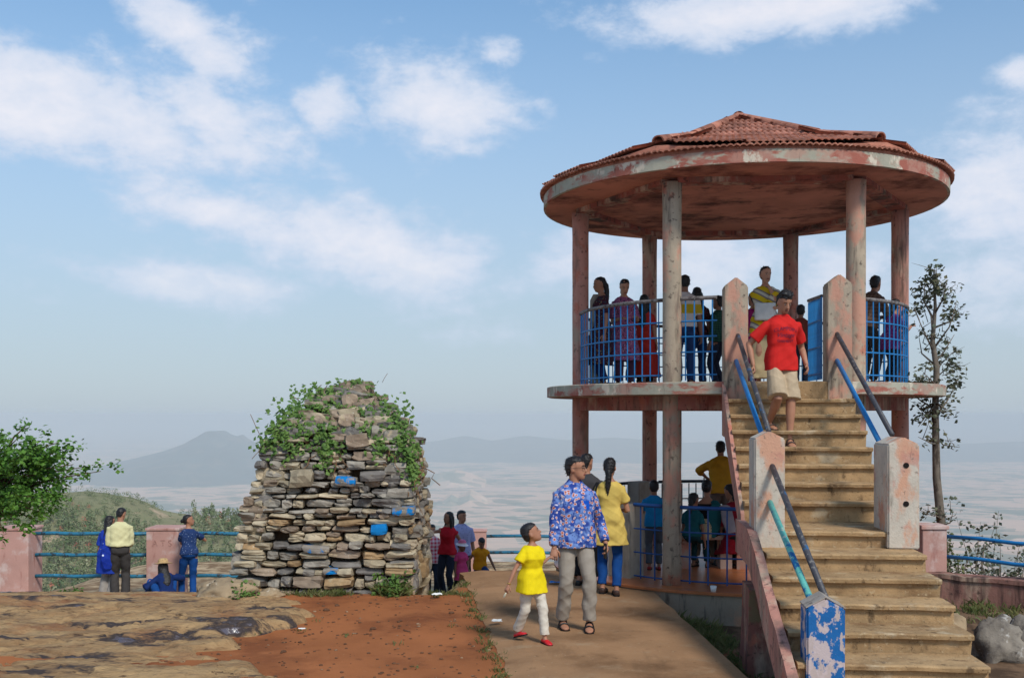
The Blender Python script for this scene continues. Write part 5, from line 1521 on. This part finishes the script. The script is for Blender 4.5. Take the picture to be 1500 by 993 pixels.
# ---- young man on the stairs
def shirt_print(c):
    """the faded navy print on the chest, laid onto the cloth"""
    sh = c['garments']['top']; me = sh.data
    bv = BVHTree.FromPolygons([v.co.copy() for v in me.vertices], [tuple(p.vertices) for p in me.polygons])
    Rt, s, tp = c['Rt'], c['s'], c['tp']
    V, Fc = [], []
    def text(body, size, cz, arc=0.0, shear=0.0):
        cu = bpy.data.curves.new('t', 'FONT'); cu.body = body; cu.size = size; cu.align_x = 'CENTER'; cu.shear = shear; cu.resolution_u = 3
        o = bpy.data.objects.new('t', cu); COL.objects.link(o)
        m = bpy.data.meshes.new_from_object(o.evaluated_get(bpy.context.evaluated_depsgraph_get()))
        bm = bmesh.new(); bm.from_mesh(m); bmesh.ops.triangulate(bm, faces=bm.faces[:]); bm.to_mesh(m); bm.free()
        k = len(V)
        for v in m.vertices:
            x = v.co.x; z = v.co.y - arc * x * x
            q = tp(cz, 0, 0) + Rt @ Vector((x, 0, z)); d = Rt @ Vector((0, 1, 0))
            h = bv.ray_cast((q - d * .4) * s, d)
            V.append(tuple(h[0] - d * .0035 if h[0] is not None else q * s - d * .15))
        Fc.extend([tuple(i + k for i in p.vertices) for p in m.polygons])
        bpy.data.objects.remove(o); bpy.data.meshes.remove(m); bpy.data.curves.remove(cu)
    text('CLAMPDIN', .054, .345, 1.6)
    text('Vintage', .070, .265, 0, .35)
    text('GARMENT', .040, .205, -1.0)
    m = bpy.data.meshes.new('print'); m.from_pydata(V, [], Fc); m.update()
    put('chest_print', m, sh, cloth('print_navy', (66, 40, 66)))
RX, RY = 2.99, 11.62
zst = ZS - .21 - .175 * 2
figure('young man in red printed T-shirt and khaki shorts coming down the stairs', 1.66, (RX, RY, zst - .175), 6, 'm', head=(8, 26), lean=5, hair='quiff', skin=1, vox=.0095, pelvis=(0, .03, .02), hs=.99, girth=.90,
       rh=('w', 2.665, 11.60, 2.74), lh=(.27, -.02, .90), relb=(-.8, .6, 0), curl=(1.0, .5), rpalm=(0, -.3, -1), rf=(-.09, .16, .26), lf=(.05, -.10, .085), foot_yaw=(4, -6), toe=(0, 8),
       top=dict(mat=cloth('red_tee', (200, 40, 36), [(lin(164, 26, 28), 5, .52, .7, 1, .5)]), sleeve=.72, infl=.019, sinf=.016, sflare=.012, lo=-.12, loose=.006, fold=.005, name='tshirt'),
       bottom=dict(mat=cloth('khaki', (178, 156, 128), [(lin(140, 118, 92), 5, .55, .72, 1, .6)]), len=.98, infl=.022, flare=.022, fold=.005, name='shorts'), shoes=('sandal', m_brownshoe), extras=shirt_print)

# ---- on the upper floor
UP = ZS + .003
def head_cloth(c):
    f = c['fin']; tp = c['tp']
    f('handbag', solid(MB().loft([ring(tp(z, -.02, -.20), Matrix.Identity(3), .15, .05, 16, 2) for z in (-.02, .02, .20, .23)]), .014, 2), cloth('bag_white', (200, 196, 190)))
figure('woman in yellow and grey striped shawl standing at the stair head', 1.58, at(1121, 14.2, UP), -8, 'f', head=(20, 6), hair='bun', skin=0, lh=(.03, -.14, 1.33), rh=(.16, -.26, 1.02), lelb=(.7, .2, -1), relb=(-.6, .1, -1), vox=.013,
       top=dict(mat=stripes('shawl', [(206, 170, 30), (120, 108, 104), (190, 180, 160)], 38), sleeve=.95, infl=.030, sinf=.03, sflare=.03, hem=.72, flare=.04, fold=.006, name='shawl'), bottom=dict(mat=cloth('beige', (196, 172, 130)), skirt=.10, flare=.06, name='skirt'), extras=head_cloth)
m_pinkk = spots('pink_print', (150, 84, 118), [((70, 60, 90), 26, .30), ((196, 150, 160), 34, .22), ((120, 50, 60), 20, .2)])
figure('woman in pink patterned kurta looking down inside the left railing', 1.58, at(914, 15.5, UP), 8, 'f', head=(0, 28), hair='pony', skin=0, lh=(.12, -.22, 1.02), rh=(-.10, -.24, 1.0), top=dict(mat=m_pinkk, sleeve=.9, infl=.016, hem=.42, flare=.06, fold=.005, name='kurta'), bottom=dict(mat=cloth('plum', (84, 50, 72)), infl=.02), shoes=('sandal', m_brownshoe))
figure('woman in maroon and dark patterned dress beside the left column', 1.58, at(880, 15.3, UP), -70, 'f', head=(-10, 8), hair='pony', skin=1, face=True, top=dict(mat=spots('maroon_print', (70, 34, 46), [((40, 60, 70), 24, .3), ((150, 130, 90), 30, .2)]), sleeve=.7, hem=.35, flare=.06, fold=.005, name='kurta'), bottom=dict(mat=cloth('indigo', (40, 44, 90)), infl=.02), shoes=('sandal', m_brownshoe))
figure('girl in red dress with dark scarf standing behind the patterned kurta', 1.36, at(944, 15.7, UP), 150, 'f', head=(10, 0), hair='long', skin=1, face=False, hs=1.1, top=dict(mat=cloth('vermilion', (176, 44, 36)), sleeve=.6, hem=.2, flare=.09, fold=.006, name='dress'), bottom=dict(mat=BLACK), shoes=('sandal', m_brownshoe))
figure('person in yellow and white shirt hidden by the front column', 1.66, at(1003, 15.7, UP), 175, 'm', head=(10, 0), hair='short', skin=2, face=False, top=dict(mat=stripes('yellow_white', [(206, 196, 190), (206, 196, 190), (190, 160, 40)], 12, 0), sleeve=.8), bottom=dict(mat=NAVY), shoes=('shoe', m_shoe))
figure('long-haired girl in dark red top and jeans at the rear railing', 1.54, at(1021, 16.2, UP), 178, 'f', head=(-5, 0), hair='long', skin=1, face=False, lh=(.20, -.2, .98), top=dict(mat=spots('dark_red_print', (52, 28, 34), [((110, 40, 44), 26, .24)]), sleeve=.6, lo=-.06), bottom=dict(mat=NAVY, name='jeans'), shoes=('shoe', m_shoe))
figure('child in green checked shirt by the left gate post upstairs', 1.40, at(1052, 16.2, UP), -130, 'm', head=(-10, 0), hair='short', skin=2, face=False, hs=1.1, top=dict(mat=checks('green_check', (30, 56, 56), (50, 92, 70)), sleeve=1.7, lo=-.08), bottom=dict(mat=DARKJ), shoes=('shoe', m_shoe))
figure('person in magenta top seen between the stair posts', 1.42, at(1103, 15.9, UP), -160, 'f', head=(0, 0), hair='pony', skin=1, face=False, hs=1.08, top=dict(mat=cloth('magenta', (148, 30, 96)), sleeve=.6, hem=.45, flare=.05), bottom=dict(mat=cloth('magenta2', (120, 24, 80))), shoes=('sandal', m_shoe))
figure('dark-haired child behind the young man in red', 1.22, at(1173, 15.8, UP), 160, 'm', head=(0, 0), hair='short', skin=2, face=False, hs=1.15, top=dict(mat=cloth('rust', (120, 60, 48)), sleeve=.7), bottom=dict(mat=DARKJ), shoes=('shoe', m_shoe))
figure('man in brown checked shirt leaning on the right railing', 1.66, at(1272, 15.25, UP), 120, 'm', lean=24, head=(20, 0), pelvis=(0, .05, -.02), hair='short', skin=2, face=False, lh=(.10, -.42, 1.04), rh=(-.12, -.40, 1.04), top=dict(mat=checks('brown_check', (120, 96, 80), (86, 64, 54), 18), sleeve=1.8, lo=-.06), bottom=dict(mat=CHAR), shoes=('shoe', m_shoe))
figure('child in purple top and dark trousers at the far right railing', 1.20, at(1304, 14.7, UP), 110, 'f', lean=16, head=(10, 0), hair='pony', skin=1, face=False, hs=1.15, lh=(.05, -.3, .84), rh=(-.1, -.28, .84), top=dict(mat=spots('purple_print', (110, 46, 110), [((170, 120, 160), 30, .2)]), sleeve=.8, hem=.72), bottom=dict(mat=DARKJ), shoes=('shoe', m_shoe))

# ---- lower floor
LW = ZF + .003
figure('child in turquoise T-shirt and grey trousers standing by the low parapet post', 1.17, at(958, 14.3, LW), 176, 'm', head=(0, 4), hair='short', skin=2, face=False, hs=1.22, rh=(-.10, -.26, .78), lh=(.10, -.26, .78), top=dict(mat=cloth('turquoise', (24, 124, 176)), sleeve=.65, lo=-.1, infl=.018), bottom=dict(mat=cloth('grey_blue', (78, 84, 92))), shoes=('shoe', M('red_sneaker', lin(150, 36, 36), .1, 9, (), .6, 0)))
figure('man in mustard shirt leaning out over the rear railing', 1.70, at(1056, 16.55, LW), 172, 'm', lean=22, head=(0, 8), pelvis=(0, .10, -.01), hair='short', skin=2, face=False, lh=(.22, -.42, 1.10), rh=(-.26, -.42, 1.10), lelb=(.9, .2, .2), relb=(-.9, .2, .2), top=dict(mat=cloth('mustard', (188, 136, 36), [(lin(150, 104, 20), 5, .52, .7, 1, .6)]), sleeve=1.4, lo=-.08, infl=.022, loose=.015, fold=.005), bottom=dict(mat=cloth('taupe', (104, 92, 84))), shoes=('shoe', m_shoe))
SEAT = dict(pelvis=(0, 0, -.40), rf=(-.12, -.40, .085), lf=(.12, -.40, .085))
def teal_scarf(c):
    tp = c['tp']
    b = MB(); b.tube([tp(.47, -.10, .03), tp(.40, -.13, .12), tp(.25, -.10, .14), tp(.08, -.06, .16), tp(-.05, -.02, .17)], [(.07, .016), (.09, .018), (.12, .02), (.12, .02), (.09, .016)], 12)
    c['fin']('scarf', solid(b, .014, 2, fold=.004), cloth('teal', (26, 84, 88)))
    b = MB(); b.loft([ring(tp(z, .09, .15), Matrix.Identity(3), w, d, 16, 1.5) for z, w, d in ((-.10, .10, .03), (-.06, .14, .06), (.10, .14, .055), (.20, .09, .03))])
    c['fin']('printed_bag', solid(b, .014, 2), spots('bag_print', (176, 160, 128), [((90, 84, 76), 30, .22), ((120, 110, 90), 44, .2)]))
figure('woman in black top with teal scarf and printed bag seated with her back turned', 1.58, at(1036, 14.45, LW), 176, 'f', lean=8, head=(-15, 8), hair='bun', skin=1, face=False, top=dict(mat=BLACK, sleeve=.6, hi=.45, hem=None, lo=-.06), bottom=dict(mat=cloth('stone_trousers', (140, 126, 108)), infl=.02), shoes=('sandal', m_brownshoe), extras=teal_scarf, **SEAT)
figure('child with dark hair sitting at the left of the woman in black', 1.20, at(1014, 14.25, LW), 150, 'f', lean=6, head=(-10, 10), hair='pony', skin=2, face=False, hs=1.2, pelvis=(0, 0, -.20), rf=(-.1, -.32, .07), lf=(.1, -.32, .07), top=dict(mat=cloth('teal', (26, 84, 88)), sleeve=.6), bottom=dict(mat=cloth('teal_dark', (24, 60, 66))), shoes=('sandal', m_brownshoe))
figure('person in dark red with grey shawl hunched on the bench beside the stairs', 1.56, at(1080, 14.3, LW), 190, 'f', lean=24, head=(20, 24), hair='pony', skin=1, face=False, top=dict(mat=cloth('crimson', (130, 22, 36)), sleeve=.9, hem=.2, flare=.08, fold=.006, name='kurta'), bottom=dict(mat=BLACK), shoes=('sandal', m_shoe), pelvis=(0, 0, -.40), rf=(-.12, -.40, .085), lf=(.12, -.40, .085),
       extras=lambda c: c['fin']('shawl', solid(MB().tube([c['tp'](.46, .12, -.02), c['tp'](.42, .16, .06), c['tp'](.22, .17, .13), c['tp'](.02, .15, .15)], [(.06, .02), (.09, .022), (.10, .024), (.08, .02)], 12), .014, 2, fold=.004), cloth('shawl_grey', (150, 138, 140))))

# ---- beyond the crest of the path
def gz(px, D): 
    x = (px - 750) * D / F; return (x, D, ground_z(x, D) + .0)
figure('woman in sleeveless red top and dark jeans leaning her hand on the rubble wall', 1.60, gz(655, 19.4), -22, 'f', head=(-32, 0), side=4, hair='long', skin=1, rh=('w', -1.56, 18.9, .02), relb=(-.6, .4, .6), lh=(.2, .05, .82), rf=(-.09, .05, .085), lf=(.12, -.05, .085), top=dict(mat=cloth('red_top', (196, 30, 44)), sleeve=.12, infl=.010, lo=-.05, name='top'), bottom=dict(mat=DARKJ, infl=.008, name='jeans'), shoes=('shoe', m_shoe))
figure('man in lavender printed shirt looking back near the rear fence', 1.70, gz(676, 20.6), 15, 'm', head=(32, 0), hair='short', skin=1, top=dict(mat=spots('lavender', (160, 160, 200), [((96, 90, 130), 24, .16)]), sleeve=.8, infl=.02, lo=-.1), bottom=dict(mat=BLACK), shoes=('shoe', m_shoe))
def sunhat(c):
    HR, Rh, hs = c['HR'], c['Rh'], 1.0
    b = MB().loft([[HR((r_ * math.cos(a), .005 + r_ * math.sin(a), z)) for a in [2 * math.pi * q / 20 for q in range(20)]] for r_, z in ((.150, .020), (.152, .028), (.100, .045), (.096, .09), (.07, .135), (.02, .15))])
    c['fin']('sun_hat', b.mesh('sun_hat'), stripes('hat', [(226, 120, 150), (240, 226, 228), (240, 226, 228)], 46, 0))
figure('small child in pink with a pink and white sun hat', 1.02, gz(676, 19.0), 30, 'f', head=(20, 10), hair='short', skin=2, hs=1.3, top=dict(mat=cloth('hot_pink', (214, 70, 124)), sleeve=.6, hem=.6, flare=.05), bottom=dict(mat=BLACK), shoes=('shoe', m_shoe), extras=sunhat)
figure('boy in orange sleeveless shirt and blue shorts climbing the steps', 1.18, gz(703, 20.0), 20, 'm', lean=14, head=(-6, 30), hair='short', skin=2, hs=1.2, rh=(-.25, -.05, .62), lh=(.27, -.12, .58), lf=(.08, -.2, .22), top=dict(mat=cloth('orange_tee', (222, 142, 26)), sleeve=.25, infl=.02, lo=-.1), bottom=dict(mat=NAVY, len=.95, infl=.02, flare=.02, name='shorts'), shoes=('shoe', m_shoe))
figure('person in red and white checked shirt behind the woman in red', 1.45, gz(633, 20.4), 10, 'm', head=(0, 5), hair='short', skin=1, top=dict(mat=checks('red_check', (196, 60, 84), (226, 200, 206), 14), sleeve=.8, lo=-.1), bottom=dict(mat=DARKJ), shoes=('shoe', m_shoe))

# ---- at the left fence
FZ = -1.36
def on_fence(px, D=20.0): return at(px, D, ground_z((px - 750) * D / F, D))
figure('man in pale yellow shirt and dark trousers standing with back turned at the fence', 1.72, on_fence(176, 19.9), 200, 'm', lean=4, head=(-35, 18), hair='short', skin=1, face=True, lh=(.12, -.24, 1.0), rh=(-.10, -.24, 1.0), top=dict(mat=cloth('pale_yellow', (214, 206, 158)), sleeve=1.5, infl=.022, loose=.014, lo=.06, fold=.005), bottom=dict(mat=CHAR, infl=.022, flare=.02), shoes=('shoe', m_shoe))
def dupatta(c):
    tp = c['tp']
    b = MB(); b.tube([tp(.46, -.02, -.02), tp(.45, -.10, .05), tp(.32, -.13, .13), tp(.12, -.13, .16), tp(-.10, -.12, .18), tp(-.30, -.12, .16)], [(.09, .02), (.11, .022), (.13, .026), (.14, .03), (.13, .03), (.08, .02)], 12)
    c['fin']('dupatta', solid(b, .014, 2, fold=.006), spots('dupatta', (28, 52, 150), [((206, 214, 230), 9, .20)]))
figure('woman with long hair in a royal blue and white shawl beside the man in yellow', 1.58, on_fence(157, 20.0), 168, 'f', lean=6, head=(-38, 14), hair='long', skin=1, face=False, top=dict(mat=cloth('royal_kurta', (36, 62, 160)), sleeve=.8, hem=.55, flare=.04), bottom=dict(mat=cloth('pale_grey', (150, 142, 134)), infl=.03, flare=.03), shoes=('sandal', m_brownshoe), extras=dupatta)
figure('woman in navy dotted top and bright blue jeans resting her elbow on the fence', 1.60, on_fence(277, 20.0), 205, 'f', lean=10, head=(-95, -8), hair='bun', skin=1, lh=(-.02, -.33, 1.22), rh=(-.20, -.34, 1.18), lelb=(.3, -.2, -1), relb=(-.8, 0, -.6), lf=(.13, -.10, .085), rf=(-.06, .10, .085), top=dict(mat=spots('navy_dots', (38, 58, 100), [((170, 186, 208), 30, .14), ((20, 30, 60), 40, .2)]), sleeve=.6, infl=.014, lo=-.03), bottom=dict(mat=NAVYB, infl=.010, name='jeans'), shoes=('shoe', m_shoe))
def strawhat(c):
    HR = c['HR']
    b = MB().loft([[HR((r_ * math.cos(a), .01 + r_ * math.sin(a), z)) for a in [2 * math.pi * q / 22 for q in range(22)]] for r_, z in ((.185, .028), (.186, .036), (.105, .052), (.100, .10), (.075, .135), (.03, .142))])
    c['fin']('straw_hat', b.mesh('straw_hat'), M('straw', lin(190, 158, 112), .2, 14, [(lin(120, 90, 60), 20, .55, .68, 1, .6)], .9, .4, 80))
q_ = on_fence(243, 19.6)
figure('person in navy sitting on the rock by the pillar with a straw hat', 1.55, q_, 215, 'f', lean=28, head=(-10, 10), hair='long', skin=1, face=False, pelvis=(0, .05, -.79), rf=(-.16, -.42, .085), lf=(.22, -.38, .085), lh=(.3, -.28, .28), rh=(-.2, -.3, .42), rknee=(-.3, -.4, 1), lknee=(.5, -.4, .9), top=dict(mat=cloth('navy_top', (24, 44, 92)), sleeve=1.7, lo=-.06, infl=.02), bottom=dict(mat=NAVYB, infl=.014), shoes=('shoe', m_shoe), extras=strawhat)
# ================================================================== repeats of a kind share a group
for o in list(scene.objects):
    if o.parent is None and 'category' in o.keys() and 'group' not in o.keys():
        g_ = {'person': 'visitors at the viewpoint', 'boulder': 'boulders lying about the hilltop', 'shrub': 'shrubs and weeds at the edges', 'fence': 'pipe fences along the drop', 'litter': 'litter dropped on the ground'}.get(o['category'])
        if g_: o['group'] = g_
